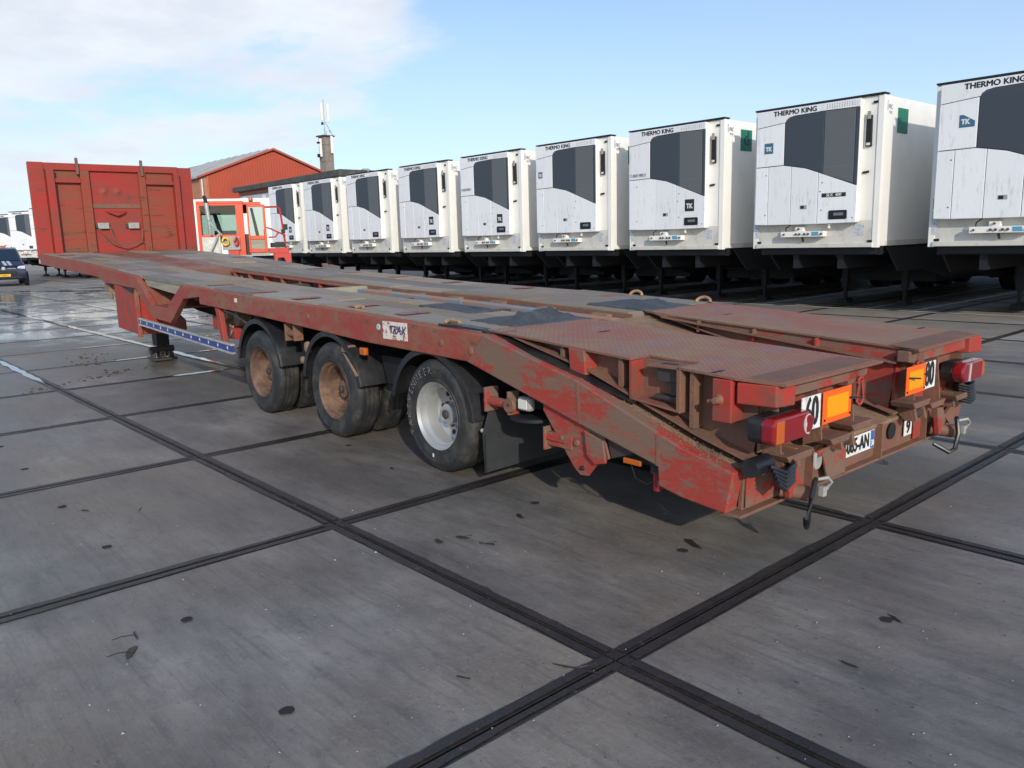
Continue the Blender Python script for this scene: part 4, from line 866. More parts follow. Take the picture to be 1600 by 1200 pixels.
# grease and black hoses behind the lamps
mb = T()
for k in range(5): mb.tube([(-2.52-.01*k, .10, .53-.018*k), (-2.57, .15, .50-.02*k), (-2.56, .24, .52-.02*k), (-2.50, .30, .54-.015*k)], .012, 6)
mb.cyl((-2.46, .02, .525), (-2.46, .17, .525), .045, 14)
mb.build('hose_bundle', M['black'], LL, smooth=True)
mb = T()
for k in range(7): P = [(-2.50+.05*math.cos(t), 2.43+.085*math.sin(t)+.006*k, .60-.018*k+.01*math.sin(3*t)) for t in [q*2*PI/12 for q in range(13)]]; mb.tube(P, .011, 6)
mb.build('hose_coil', M['black'], LL, smooth=True)
mb = T(); mb.prism([(2.5, .48), (2.60, .50), (2.55, .36), (2.40, .33), (2.3, .40)], -2.44, -2.42, 'x'); mb.build('tail_corner_plate', M['rust'], LL)

# ------------------------------------------------------------------ refrigerated trailers
RW, RH, RZ = 2.55, 2.675, 1.287
def XF(a): return -a*RW
def ZF(b): return RZ+RH*(1-b)
def panel(name, pts, y0, y1, m, parent, bevel=0):
    mb = MB(); mb.prism([(XF(a), ZF(b)) for a, b in pts], y0, y1, 'y'); o_ = mb.build(name, m, parent, bevel=bevel); return o_
RIGHT, UPZ = (-1, 0, 0), (0, 0, 1)
def mesh_mat():
    m = mat('fine_mesh_grille', (.03, .036, .043), .6); nt = m.node_tree; b = nt.nodes['Principled BSDF']; L = nt.links
    t = nt.nodes.new('ShaderNodeTexCoord'); v = nt.nodes.new('ShaderNodeTexVoronoi'); v.inputs['Scale'].default_value = 24; v.inputs['Randomness'].default_value = .0
    L.new(t.outputs['Object'], v.inputs['Vector']); r = nt.nodes.new('ShaderNodeMapRange'); r.inputs['From Min'].default_value = .25; r.inputs['From Max'].default_value = .5
    L.new(v.outputs['Distance'], r.inputs[0]); x = nt.nodes.new('ShaderNodeMixRGB'); x.inputs[1].default_value = (.016, .018, .02, 1); x.inputs[2].default_value = (.13, .14, .15, 1); L.new(r.outputs[0], x.inputs[0]); L.new(x.outputs[0], b.inputs['Base Color']); return m
M['mesh'] = mesh_mat()
def make_reefer():
    t = thing('refrigerated_trailer', '', 'trailer', group='white refrigerated trailers parked side by side')
    mb = MB(); mb.box(-RW, 0, -13.3, 0, RZ, RZ+RH); body = mb.build('body', M['white'], t, bevel=.02)
    mb = MB(); mb.box(-RW-.008, -RW, -13.2, -.3, RZ+.01, RZ+.10); mb.box(0, .008, -13.2, -.3, RZ+.01, RZ+.10); mb.build('bottom_rail', M['white_dirty'], t)
    mb = MB(); mb.box(-RW-.012, -RW+.10, -.09, .018, RZ-.02, RZ+RH-.005); mb.build('corner_post', M['white'], t, bevel=.006)
    mb = MB(); mb.box(-.10, .012, -.09, .018, RZ-.02, RZ+RH-.005); mb.build('corner_post', M['white'], t, bevel=.006)
    mb = MB(); mb.prism([(.02, RZ+RH+.004), (-RW-.02, RZ+RH+.004), (-RW-.02, RZ+RH+.034), (.02, RZ+RH+.034)], -.16, .05, 'y'); mb.build('roof_seal', M['chassis'], t, bevel=.004)
    mb = MB(); mb.box(-RW+.08, -.08, .0, .05, RZ-.01, RZ+.07); mb.build('front_sill', M['white_dirty'], t, bevel=.006)
    mb = MB(); mb.box(-RW+.10, -.10, .0, .006, RZ+.07, ZF(.82)); mb.build('lower_wall', M['white_dirty'], t)
    # unit housing, a darker shell whose edges show as the seams between the panels
    U = MB(); U.prism([(XF(.045), ZF(.835)), (XF(.865), ZF(.835)), (XF(.865), ZF(.012)), (XF(.045), ZF(.012))], -.001, .158, 'y'); unit = U.build('refrigeration_unit', M['white'], t, bevel=.03)
    F0, F1 = .159, .183
    sh = MB(); sh.prism([(XF(.055), ZF(.83)), (XF(.855), ZF(.83)), (XF(.855), ZF(.02)), (XF(.055), ZF(.02))], .1575, .164, 'y'); sh.build('seam_backing', M['seam'], unit)
    P = lambda n, pts, m=M['white_panel'], bv=.006: panel(n, pts, F0+.006, F1, m, unit, bv)
    P('top_panel', [(.045, .012), (.865, .012), (.865, .066), (.60, .062), (.36, .068), (.315, .076), (.290, .092), (.283, .107), (.045, .127)])
    P('side_panel', [(.045, .131), (.279, .111), (.279, .405), (.045, .408)])
    P('door_panel', [(.045, .413), (.152, .412), (.152, .832), (.045, .828)]); P('door_panel', [(.156, .412), (.278, .41), (.345, .421), (.345, .834), (.156, .832)])
    P('door_panel', [(.349, .422), (.46, .443), (.565, .479), (.565, .835), (.349, .835)]); P('door_panel', [(.569, .481), (.72, .535), (.865, .588), (.865, .832), (.569, .835)])
    P('grille', [(.284, .116), (.292, .098), (.318, .082), (.36, .074), (.598, .068), (.598, .490), (.565, .474), (.46, .438), (.345, .416), (.283, .406)], M['slate'], .012)
    P('mesh_grille', [(.602, .068), (.832, .071), (.832, .566), (.72, .529), (.602, .492)], M['mesh'], .006)
    P('grille_edge', [(.835, .071), (.862, .072), (.862, .583), (.835, .571)], M['slate'], .02)
    mb = MB(); mb.box(XF(.83), XF(.604), F1, F1+.002, ZF(.448), ZF(.445)); mb.build('grille_crease', M['txt_grey'], unit)
    h = panel('latch', [(.43, .70), (.485, .70), (.485, .727), (.43, .727)], F1, F1+.004, M['grey'], unit); panel('latch_hole', [(.434, .704), (.462, .704), (.462, .724), (.434, .724)], F1+.004, F1+.006, M['chassis'], unit)
    panel('control_panel', [(.665, .745), (.795, .745), (.80, .752), (.80, .80), (.795, .807), (.665, .807), (.66, .80), (.66, .752)], F1, F1+.015, M['chassis'], unit, .008)
    panel('display', [(.70, .762), (.775, .762), (.775, .782), (.70, .782)], F1+.0155, F1+.017, M['txt_grey'], unit)
    mb = MB()
    for (a, b) in ((.60, .55), (.60, .74), (.135, .47), (.135, .76), (.585, .61), (.84, .80)): mb.lathe([(0, .006), (.012, .005), (.014, 0)], (XF(a), F1, ZF(b)), 'y', 8)
    mb.build('rivet', M['seam'], unit)
    mb = MB()
    for k in range(12):
        for q in range(3): mb.box(XF(.615+k*.0185)-.016, XF(.615+k*.0185), F1, F1+.002, ZF(.030+q*.011), ZF(.024+q*.011))
    mb.build('vent_slots', M['grey'], unit)
    text('name_plate', 'THERMO KING', .125, (XF(.362), F1+.001, ZF(.041)), Vector((-1, 0, .0)), UPZ, M['txt'], unit, .001, .006, squeeze=1.06)
    # gauge and hoses on the wall beside the unit
    g_ = panel('document_box', [(.885, .125), (.925, .125), (.928, .33), (.885, .33)], .0, .05, M['chassis'], t, .008)
    panel('box_catch', [(.895, .10), (.918, .10), (.918, .15), (.895, .15)], .05, .07, M['grey'], g_); panel('box_label', [(.892, .305), (.92, .305), (.92, .322), (.892, .322)], .05, .053, M['star'], g_)
    panel('hinge', [(.872, .492), (.915, .488), (.915, .502), (.872, .506)], .0, .03, M['chassis'], t)
    for (a, b) in ((.03, .032), (.925, .035), (.035, .955), (.93, .955)): panel('marker_lamp', [(a, b), (a+.035, b), (a+.035, b+.016), (a, b+.016)], .018, .026, M['chassis'], t, .004)
    # socket strip
    sb = panel('socket_strip', [(.27, .885), (.62, .885), (.62, .925), (.27, .925)], .02, .16, M['white'], t, .006)
    panel('socket_bracket', [(.385, .855), (.45, .855), (.45, .885), (.385, .885)], .02, .14, M['white'], sb, .004)
    mb = MB()
    for a, r in ((.30, .018), (.40, .022), (.43, .022), (.47, .022), (.50, .022), (.605, .02), (.42, .02)):
        b = .905 if a != .42 else .868; mb.cyl((XF(a), .155, ZF(b)), (XF(a), .185, ZF(b)), r, 10)
    mb.build('socket', M['brass'], sb); panel('socket_label', [(.525, .89), (.58, .89), (.58, .918), (.525, .918)], .161, .163, M['cyan'], sb)
    mb = MB(); mb.tube([(XF(.30), .1, ZF(.89)), (XF(.31), .14, ZF(.86)), (XF(.34), .1, ZF(.835))], .012, 6); mb.tube([(XF(.44), .1, ZF(.93)), (XF(.445), .08, ZF(.96))], .02, 6); mb.build('cable', M['chassis'], sb)
    mb = MB(); mb.tube([(XF(.655), .12, ZF(.835)), (XF(.655), .13, ZF(.85))], [.025, .028], 10); mb.lathe([(0, -.03), (.03, -.015), (.034, .0), (.025, .02), (0, .03)], (XF(.655), .13, ZF(.862)), 'z', 12); mb.build('work_light', M['star'], t, smooth=True)
    panel('rating_plate', [(.82, .842), (.90, .842), (.90, .925), (.82, .925)], .006, .009, M['paper'], t); panel('data_plate', [(.012, .875), (.052, .875), (.052, .93), (.012, .93)], .018, .021, M['paper'], t)
    panel('yellow_sticker', [(.014, .70), (.05, .70), (.05, .765), (.014, .765)], .018, .021, M['yellow'], t)
    panel('grey_label', [(.012, .78), (.05, .78), (.05, .865), (.012, .865)], .018, .021, M['paper'], t)
    # markings on the side wall
    text('side_marking', 'FRC', .11, (-RW-.012, -.24, ZF(.075)), (0, -1, 0), UPZ, M['txt_grey'], t, .0006, 0, squeeze=.8); text('side_marking', '10-22', .07, (-RW-.012, -.24, ZF(.11)), (0, -1, 0), UPZ, M['txt_grey'], t, .0006, 0, squeeze=.8)
    mb = MB(); mb.box(-RW-.003, -RW, -.16, -.10, ZF(.10), ZF(.035)); mb.build('side_label', M['paper'], t)
    # chassis
    mb = MB(); mb.box(-RW+.75, -RW+.87, -13.2, -.25, RZ-.42, RZ-.02); mb.box(-.87, -.75, -13.2, -.25, RZ-.42, RZ-.02); mb.box(-RW+.1, -.1, -2.2, -.12, RZ-.14, RZ-.01)
    for y in (-.3, -1.6, -3, -4.6, -6.2): mb.box(-RW+.05, -.05, y-.06, y+.06, RZ-.16, RZ-.02)
    mb.build('chassis_frame', M['chassis'], t)
    for s in (-RW, -.04):
        mb = MB(); mb.prism([(-.45, RZ-.03), (-9.0, RZ-.03), (-9.0, RZ-.72), (-3.2, RZ-.72), (-2.2, RZ-.50), (-1.0, RZ-.50)], s, s+.04, 'x'); mb.build('side_skirt', M['chassis'], t)  # black skirt, lower edge dropped to darken the space under the row
    for s in (-RW+.55, -.70):
        mb = MB(); mb.box(s-.06, s+.06, -2.72, -2.58, .35, RZ-.05); lg = mb.build('landing_leg', M['chassis'], t); mb = MB(); mb.box(s-.03, s+.09-.06, -2.69, -2.61, .05, .35); mb.prism([(s-.14, .0), (s+.14, .0), (s+.08, .10), (s-.08, .10)], -2.8, -2.5, 'y'); mb.build('leg_foot', M['chassis'], lg)
    mb = MB(); mb.cyl((-RW+.5, -2.65, .75), (-.7, -2.65, .75), .03, 8); mb.box(-RW+.3, -.3, -6.5, -3.6, .45, 1.05); mb.build('leg_shaft_and_filler', M['chassis'], t)  # leg shaft, and a black box added to darken the space underneath
    mb = MB(); mb.lathe([(.03, 0), (.06, .0), (.06, .02), (.03, .02)], (XF(.6), -.60, RZ-.17), 'y', 12); mb.build('coupling_ring', M['rust'], t)
    for y in (-8.2, -9.5, -10.8):
        for x in (-RW+.02, -.40):
            mb = MB(); mb.lathe([(.28, 0), (.33, -.0), (.46, .0), (.51, .03), (.51, .35), (.46, .38), (.28, .38)], (x, y, .51), 'x', 20); mb.lathe([(0, .08), (.2, .08), (.28, .02)], (x, y, .51), 'x', 16); mb.build('wheel', M['chassis'], t, smooth=True)
    return t
proto = make_reefer()
F1 = .183
def tk_badge(parent, a, b, w, m=None, tri=False):
    """square or raked badge with the maker's monogram"""
    h = w*RW/RH*1.05
    if tri: pts = [(a, b), (a+w*.3, b), (a+w*1.25, b+h*.55), (a+w*1.25, b+h), (a, b+h)]
    else: pts = [(a, b), (a+w, b), (a+w, b+h), (a, b+h)]
    o_ = panel('badge', pts, F1, F1+.004, m or M['txt_grey'], parent, 0)
    text('badge_text', 'TK', .115*w/.075, (XF(a+w*.5), F1+.0045, ZF(b+h*.58)), RIGHT, UPZ, M['star'], o_, .0008, .008, squeeze=.9)
    return o_
def slx(parent, a, b, dark=True):
    o_ = panel('model_badge', [(a, b), (a+.185, b), (a+.185, b+.028), (a, b+.028)], F1, F1+.003, M['txt'] if dark else M['paper'], parent)
    text('model_text', 'SLX  400', .075, (XF(a+.092), F1+.0035, ZF(b+.014)), RIGHT, UPZ, M['star'] if dark else M['txt_grey'], o_, .0006, .003, squeeze=1.05, shear=.2)
def placard(t, y0, y1, b0, b1, s=None):
    mb = MB(); mb.box(-RW-.012, -RW-.001, -y1, -y0, ZF(b1), ZF(b0)); o_ = mb.build('green_placard', M['green'], t)
    if s: text('placard_text', s, .42, (-RW-.0135, -(y0+y1)/2, ZF((b0+b1)/2)+.03), (0, -1, 0), UPZ, M['green_dark'], o_, .001, .008)
offs = [-3.45, 0, 3.335, 6.516, 9.704, 12.951, 16.30, 19.45, 22.55]
labels = ['white refrigerated trailer cut off by the right edge, raked badge above its doors',
          'white refrigerated trailer with SLX 400 strip on its lower door and blue square badge',
          'white refrigerated trailer with green side placard lettered d and model badge beside its grille',
          'fourth white refrigerated trailer from the right, small badge left of its grille',
          'fifth white refrigerated trailer from the right, dark square badge above its control panel',
          'sixth white refrigerated trailer from the right, fourth from the orange tractor',
          'seventh white refrigerated trailer from the right, plain door with only a control panel',
          'second white refrigerated trailer to the right of the orange tractor',
          'white refrigerated trailer directly behind the railing of the orange tractor']
reefers = []
for k, (of, lb) in enumerate(zip(offs, labels)):
    r = proto if k == 0 else copy_tree(reefers_src)
    if k == 0: reefers_src = copy_tree(proto)     # pristine source, removed below
    r.location = (-3.2756+of, -12.81-of*.008+random.uniform(-.03, .03), random.uniform(-.012, .012)); r['label'] = lb
    reefers.append(r)
def rm_tree(o):
    for c in list(o.children): rm_tree(c)
    bpy.data.objects.remove(o)
def unit_of(t): return [c for c in t.children if c.name.startswith('refrigeration_unit')][0]
far_src = copy_tree(reefers_src)
rm_tree(reefers_src)
tk_badge(unit_of(reefers[0]), .17, .205, .075, M['badge'], True)
tk_badge(unit_of(reefers[1]), .115, .24, .075, M['badge']); slx(unit_of(reefers[1]), .60, .625); placard(reefers[1], .56, .98, .07, .235)
slx(unit_of(reefers[2]), .055, .36, False); tk_badge(unit_of(reefers[2]), .665, .60, .095, M['txt']); placard(reefers[2], .60, 1.02, .065, .23, 'd')
tk_badge(unit_of(reefers[3]), .08, .25, .06); placard(reefers[3], .62, 1.0, .075, .235)
slx(unit_of(reefers[4]), .055, .33, False); tk_badge(unit_of(reefers[4]), .665, .62, .09, M['txt'])
tk_badge(unit_of(reefers[5]), .665, .60, .09, M['txt']); tk_badge(unit_of(reefers[7]), .665, .62, .085, M['txt'])
tk_badge(unit_of(reefers[8]), .665, .62, .085, M['txt'])
# far row by the navy van
for k, (x, y, rz, lb) in enumerate(((39.6, -8.25, .42, 'distant white refrigerated trailer half hidden by the left edge of the red headboard'), (43.9, -8.0, .42, 'distant white refrigerated trailer between the van and the headboard, a dark roof bar above it'), (48.6, -7.9, .42, 'distant white refrigerated trailer cut by the left edge of the photo, behind the van'))):
    r = far_src if k == 0 else copy_tree(far_tmp)
    if k == 0: far_tmp = copy_tree(far_src)
    r.location = (x, y, 0); r.rotation_euler = (0, 0, rz); r['label'] = lb; r['group'] = 'white refrigerated trailers in the far row'
    for c in list(unit_of(r).children):
        if c.name.startswith('vent_slots'): bpy.data.objects.remove(c)
rm_tree(far_tmp)

# white box trailer seen side-on behind the tractor
bt = thing('box_trailer', 'long plain white box trailer standing crosswise behind the orange tractor', 'trailer', (26.0, -11.9, 0), math.radians(-128))
mb = MB(); mb.box(0, 6.6, 0, 2.5, 1.15, 3.80); mb.build('body', M['white'], bt, bevel=.03)
mb = MB(); mb.box(.95, 1.0, -.03, 0, 1.2, 3.6); mb.box(-.01, 6.6, -.02, 0, 1.15, 1.27); mb.build('side_post', M['white_dirty'], bt)
mb = MB(); mb.box(.2, 6.4, .3, 2.2, .7, 1.15); mb.build('chassis_frame', M['chassis'], bt)
for x in (.9, 5.2):
    for y in (.0, 2.1): mb = MB(); mb.lathe([(0, .05), (.3, .05), (.5, 0), (.5, .35), (0, .35)], (x, y, .5), 'y', 20); mb.build('wheel', M['rubber'], bt, smooth=True)

# ------------------------------------------------------------------ orange terminal tractor
TX, TD = 380, 27.0
tp = CAM + (rt*((TX-800)/1256.4)+upc*((600-385)/1256.4)+fw)*TD
vd = Vector((tp.x-CAM.x, tp.y-CAM.y, 0)).normalized()
TR = thing('terminal_tractor', 'orange terminal tractor with its cab door open, seen beyond the red low loader deck', 'tractor', (tp.x, tp.y, 0), math.atan2(vd.y, vd.x)-PI/2)
k_ = TD/1256.4
def tx(px): return (px-TX)*k_*1.03
def tz_(py): return 1.6+(385-py)*k_
def tbox(name, px0, px1, py0, py1, y0, y1, m, parent=TR, bevel=.01):
    mb = MB(); mb.box(tx(px0), tx(px1), y0, y1, tz_(py1), tz_(py0)); return mb.build(name, m, parent, bevel=bevel)
cab = tbox('cab_roof', 318, 385, 315.5, 319, 0, 1.5, M['orange'])
tbox('roof_front', 385, 410, 317, 321, .1, 1.5, M['orange'])
for px, w, y in ((318, 5, 0), (373, 11, 0), (318, 4, 1.4), (374, 6, 1.4)): tbox('cab_post', px, px+w, 319, 401, y, y+.10, M['orange'])
tbox('cab_sill', 322, 374, 366.5, 371.5, 0, .08, M['orange']); tbox('door_header', 384, 390, 320, 333, .9, 1.0, M['chassis']); tbox('roof_lining', 323, 373, 319.5, 331, .6, .66, M['chassis']); tbox('lower_door_frame', 384, 389, 371, 401, .6, .7, M['black']); tbox('side_pillar', 318, 321, 319, 400, .7, .76, M['orange']); tbox('window_header', 322, 374, 319, 322.5, 0, .06, M['orange'])
tbox('window_header', 322, 374, 319, 334, 1.40, 1.46, M['chassis']); tbox('window', 322, 374, 322.5, 367, .03, .036, M['glass'], bevel=0)
tbox('window', 322, 374, 334, 367, 1.43, 1.436, M['glass'], bevel=0)
mb = MB(); mb.hexa([(tx(336), 1.2, tz_(322)), (tx(342), 1.2, tz_(322)), (tx(353), 1.25, tz_(369)), (tx(346), 1.25, tz_(369)), (tx(336), 1.3, tz_(322)), (tx(342), 1.3, tz_(322)), (tx(353), 1.35, tz_(369)), (tx(346), 1.35, tz_(369))]); mb.build('inner_pillar', M['chassis'], TR)
tbox('seat', 340, 372, 360, 378, .5, 1.0, M['chassis']); tbox('seat', 384, 392, 366, 400, .3, .9, M['black'])
tbox('grey_tank', 323, 349, 370, 400, -.35, .0, M['alu']); tbox('panel_rail', 346, 349, 365, 400, -.42, -.35, M['alu'])
mb = MB(); mb.cyl((tx(347), -.45, tz_(366)), (tx(331), -.45, tz_(399)), .035, 8); mb.build('stay', M['alu'], TR)
mb = MB(); mb.tube([(tx(330), -.3, tz_(308.5)), (tx(332), -.3, tz_(311)), (tx(333), -.3, tz_(319))], [.055, .065, .055], 10); mb.build('exhaust_cap', M['chassis'], TR, smooth=True)
mb = MB(); mb.tube([(tx(333), -.3, tz_(319)), (tx(335), -.3, tz_(345))], .07, 12); mb.tube([(tx(335), -.3, tz_(345)), (tx(335.5), -.3, tz_(367))], .035, 10); mb.tube([(tx(336), -.3, tz_(348)), (tx(351), -.3, tz_(367))], .03, 8); mb.build('exhaust_pipe', M['alu'], TR, smooth=True)
tbox('connection_panel', 351, 376, 369, 390, -.15, -.05, M['grey'])
def coil(px, py, w, h, m, name):
    mb = MB(); P = [(tx(px)+w*math.cos(t)*k_, -.2-.01*t, tz_(py)+h*math.sin(t)*k_) for t in [q*2*PI/14 for q in range(-11, 22)]]; mb.tube(P, .035, 8); return mb.build(name, m, TR, smooth=True)
coil(355.5, 377, 4.5, 5.5, M['numplate'], 'yellow_coil'); coil(371, 377, 2.5, 6, M['tred'], 'red_coil')
tbox('rear_frame', 358, 374, 389, 402, -.1, 1.0, M['tred']); tbox('rear_coupling', 350, 392, 398, 404, -.6, -.1, M['grey']); tbox('step', 391, 417, 395, 399, -.2, .5, M['grey'])
DO = tbox('door', 389, 391.5, 322, 395, -.25, -.18, M['orange'])
tbox('door_stile', 412, 415.5, 322, 395, -.25, -.18, M['orange'], DO); tbox('door_rail', 391.5, 412, 321.5, 325.5, -.25, -.18, M['orange'], DO); tbox('door_rail', 391.5, 412, 369, 375, -.25, -.18, M['orange'], DO)
tbox('door_panel', 391.5, 412, 390, 395, -.25, -.18, M['orange'], DO); tbox('kick_panel', 391.5, 412, 375, 390, -.22, -.19, M['wood_edge'], DO); tbox('door_glass', 391.5, 412, 325.5, 369, -.22, -.215, M['glass'], DO, 0)
mb = MB(); mb.hexa([(tx(394), .1, tz_(326)), (tx(398), .1, tz_(326)), (tx(405), .1, tz_(370)), (tx(400), .1, tz_(370)), (tx(394), .18, tz_(326)), (tx(398), .18, tz_(326)), (tx(405), .18, tz_(370)), (tx(400), .18, tz_(370))]); mb.build('wiper_pillar', M['chassis'], TR)
mb = MB()
mb.tube([(tx(414), .0, tz_(325.5)), (tx(432), .0, tz_(325)), (tx(437), .0, tz_(328)), (tx(438.5), .0, tz_(340)), (tx(443), .0, tz_(395))], .032, 8)
mb.tube([(tx(413), -.1, tz_(385)), (tx(412.5), -.1, tz_(360)), (tx(414), -.1, tz_(357)), (tx(420), -.1, tz_(358)), (tx(443), -.1, tz_(370))], .025, 8)
mb.tube([(tx(418), -.1, tz_(372)), (tx(428), -.1, tz_(371.5)), (tx(432), -.1, tz_(366)), (tx(431), -.1, tz_(363))], .025, 8); mb.build('hand_rail', M['tred'], TR, smooth=True)
mb = MB(); mb.cyl((tx(396.5), .6, tz_(318)), (tx(396.5), .6, tz_(314)), .07, 10); mb.build('beacon_base', M['chassis'], TR)
mb = MB(); mb.lathe([(.07, 0), (.075, .08), (.05, .12), (0, .13)], (tx(396.5), .6, tz_(314)), 'z', 12); mb.build('beacon', M['lamp_amber'], TR, smooth=True)
tbox('hood', 417, 446, 389, 397, -.2, 1.2, M['tred']); tbox('hood_grille', 421, 441, 380.5, 388, -.1, 1.0, M['chassis'])
mb = MB(); mb.prism([(tx(424), tz_(397)), (tx(449), tz_(397)), (tx(449), tz_(412)), (tx(441), tz_(412)), (tx(438), tz_(404)), (tx(430), tz_(404)), (tx(427), tz_(412)), (tx(424), tz_(412))], -.25, .5, 'y'); mb.build('mudguard', M['tred'], TR, bevel=.01)
for px in (330, 435):
    for y in (-.2, 1.2): mb = MB(); mb.lathe([(0, .06), (.28, .06), (.5, 0), (.52, .05), (.52, .3), (0, .3)], (tx(px), y, .52), 'y', 22); mb.build('wheel', M['rubber'], TR, smooth=True)
tbox('chassis_beam', 322, 446, 410, 425, .2, 1.2, M['chassis'])
mb = MB(); mb.box(tx(441), tx(447), -.05, .02, tz_(361), tz_(352)); mb.box(tx(437), tx(443), -.05, .02, tz_(366), tz_(360)); mb.build('mirror', M['chassis'], TR, bevel=.01)

# ------------------------------------------------------------------ navy van at the left edge
VD = 40.0
vp = CAM+(rt*((-3-800)/1256.4)+upc*((600-395)/1256.4)+fw)*VD
vdir = Vector((vp.x-CAM.x, vp.y-CAM.y, 0)).normalized()
VN = thing('parked_van', 'navy blue van with two pale bonnet stripes and yellow number plate, at the left edge', 'van', (vp.x, vp.y, 0), math.atan2(vdir.y, vdir.x)-PI/2+.06)
prof = [(-2.1, .32), (-2.15, .55), (-2.1, .86), (-1.95, 1.0), (-1.25, 1.18), (-.55, 1.76), (-.1, 1.86), (2.2, 1.84), (2.35, 1.0), (2.35, .32)]
mb = MB()
n = len(prof)
def vw(z): return .93 if z < 1.05 else .93-.17*(z-1.05)/.8
vs = [(-vw(z), y, z) for y, z in prof]+[(vw(z), y, z) for y, z in prof]
mb.add(vs, [tuple(range(n)), tuple(range(2*n-1, n-1, -1))]+[(i, (i+1) % n, (i+1) % n+n, i+n) for i in range(n)]); mb.build('body', M['navy'], VN, bevel=.05, smooth=True)
mb = MB(); mb.add([(-.80, -1.235, 1.21), (.80, -1.235, 1.21), (.68, -.60, 1.735), (-.68, -.60, 1.735)], [(0, 1, 2, 3)]); o = mb.build('windscreen', M['dark_glass'], VN); o.modifiers.new('s', 'SOLIDIFY').thickness = .012; o.location.z = .012
for s in (-.42, -.18+.34): pass
for x0 in (.06, .26):
    mb = MB(); mb.hexa([(x0, -1.98, 1.0), (x0+.13, -1.98, 1.0), (x0+.07, -1.27, 1.185), (x0-.06, -1.27, 1.185), (x0, -1.98, 1.012), (x0+.13, -1.98, 1.012), (x0+.07, -1.27, 1.197), (x0-.06, -1.27, 1.197)]); mb.build('bonnet_stripe', M['paper'], VN)
for s in (-1, 1):
    mb = MB(); mb.prism([(s*.56, .84), (s*.90, .80), (s*.91, .97), (s*.62, .95)], -2.14, -2.06, 'y'); mb.build('headlight', M['headlight'], VN, bevel=.02)
    mb = MB(); mb.prism([(s*.96, 1.16), (s*1.10, 1.16), (s*1.10, 1.32), (s*.96, 1.32)], -1.0, -.9, 'y'); mb.build('mirror', M['navy'], VN, bevel=.02)
    for y in (-1.35, 1.5): mb = MB(); mb.lathe([(0, .04), (.18, .04), (.32, 0), (.34, .03), (.34, .2), (0, .2)], (s*.84 if s > 0 else -1.0+.0, y, .34), 'x', 20); mb.build('wheel', M['rubber'], VN, smooth=True)
mb = MB(); mb.box(-.75, .75, -2.19, -2.1, .36, .50); mb.box(-.55, .55, -2.17, -2.1, .58, .74); mb.build('bumper_grille', M['chassis'], VN, bevel=.02)
mb = MB(); mb.lathe([(0, -.02), (.07, -.015), (.085, 0)], (.0, -2.12, .86), 'y', 16); mb.box(-.5, -.15, -2.13, -2.1, .84, .865); mb.box(.15, .5, -2.13, -2.1, .84, .865); mb.build('front_emblem', M['alu'], VN)
mb = MB(); mb.box(-.26, .26, -2.21, -2.18, .47, .59); npz = mb.build('number_plate', M['numplate'], VN, bevel=.005); text('plate_text', '71-BGP-7', .085, (0, -2.212, .53), (1, 0, 0), UPZ, M['txt'], npz, .0006, .002)
mb = MB(); mb.box(.1, .35, -.1, .1, 1.87, 1.95); mb.build('roof_light', M['lamp_amber'], VN, bevel=.02)

BW = thing('added_dark_wall', 'low dark wall added behind the parked trailer row to hide bright ground', 'wall', (-26, -27.2, 0))  # added to block the bright ground seen beneath the parked row
mb = MB(); mb.box(0, 34, -.3, 0, 0, 1.15); mb.build('wall', M['fascia'], BW); mb = MB(); mb.box(-.05, 34.05, -.35, .05, 1.15, 1.22); mb.build('added_coping', M['fascia'], BW)

# ------------------------------------------------------------------ buildings
SH = thing('red_shed', 'large shed with rust-red ribbed gable, grey sheet roof and brick lower wall', 'shed', (66, -35.65, 0))
def gable(x0, x1, y0, y1, ze, zr): return None
YL, YR, ZE, ZR = 7.6, -7.6, 8.1, 11.05      # local y of the eaves, heights
mb = MB(); mb.prism([(YL, 0), (YR, 0), (YR, ZE), (0, ZR-.1), (YL, ZE)], 0, 40, 'x'); mb.build('wall', M['brick'], SH)
nr = 50; mb = MB()
for k in range(nr):
    a = YL-.75-(YL-.75-YR)*k/nr; b = YL-.75-(YL-.75-YR)*(k+1)/nr; m0 = a+(b-a)*.55
    za = ZE+(ZR-.15-ZE)*(1-abs(a)/YL); zb_ = ZE+(ZR-.15-ZE)*(1-abs(m0)/YL)
    mb.prism([(a, 6.25), (m0, 6.25), (m0, zb_), (a, za)], -.10, -.001, 'x')
    zc = ZE+(ZR-.15-ZE)*(1-abs(b)/YL); mb.prism([(m0, 6.25), (b, 6.25), (b, zc), (m0, zb_)], -.04, -.001, 'x')
mb.build('gable_cladding', M['shed_red'], SH)
mb = MB(); mb.box(-.14, -.02, YL-.75, YL-.68, 0, 8.3); mb.box(-.16, 0, YR, YL-.1, 6.1, 6.25); mb.build('trim', M['brick'], SH)
mb = MB(); mb.cyl((-.15, YL-.35+.2, 0), (-.15, YL-.15, 8.0), .11, 8); mb.build('downpipe', M['alu'], SH)
for sgn in (1, -1):
    mb = MB(); e = YL+.35
    pts = [(0, ZR), (sgn*e, ZE-.05), (sgn*e, ZE+.1), (0, ZR+.15)]; mb.prism(pts, -.3, 40, 'x'); rf = mb.build('roof', M['roof'], SH)
    if sgn > 0:
        for k in range(9):
            x = .6+k*1.9; mb = MB(); mb.prism([(.1, ZR+.13), (e, ZE+.10), (e, ZE+.22), (.1, ZR+.25)], x, x+.30, 'x'); mb.build('roof_seam', M['roof'], rf)
mb = MB(); mb.prism([(0, ZR), (YL+.36, ZE-.05), (YL+.36, ZE+.13), (0, ZR+.2), (YR-.36, ZE+.13), (YR-.36, ZE-.05)], -.36, -.3, 'x'); mb.build('verge_board', M['shed_red'], SH)

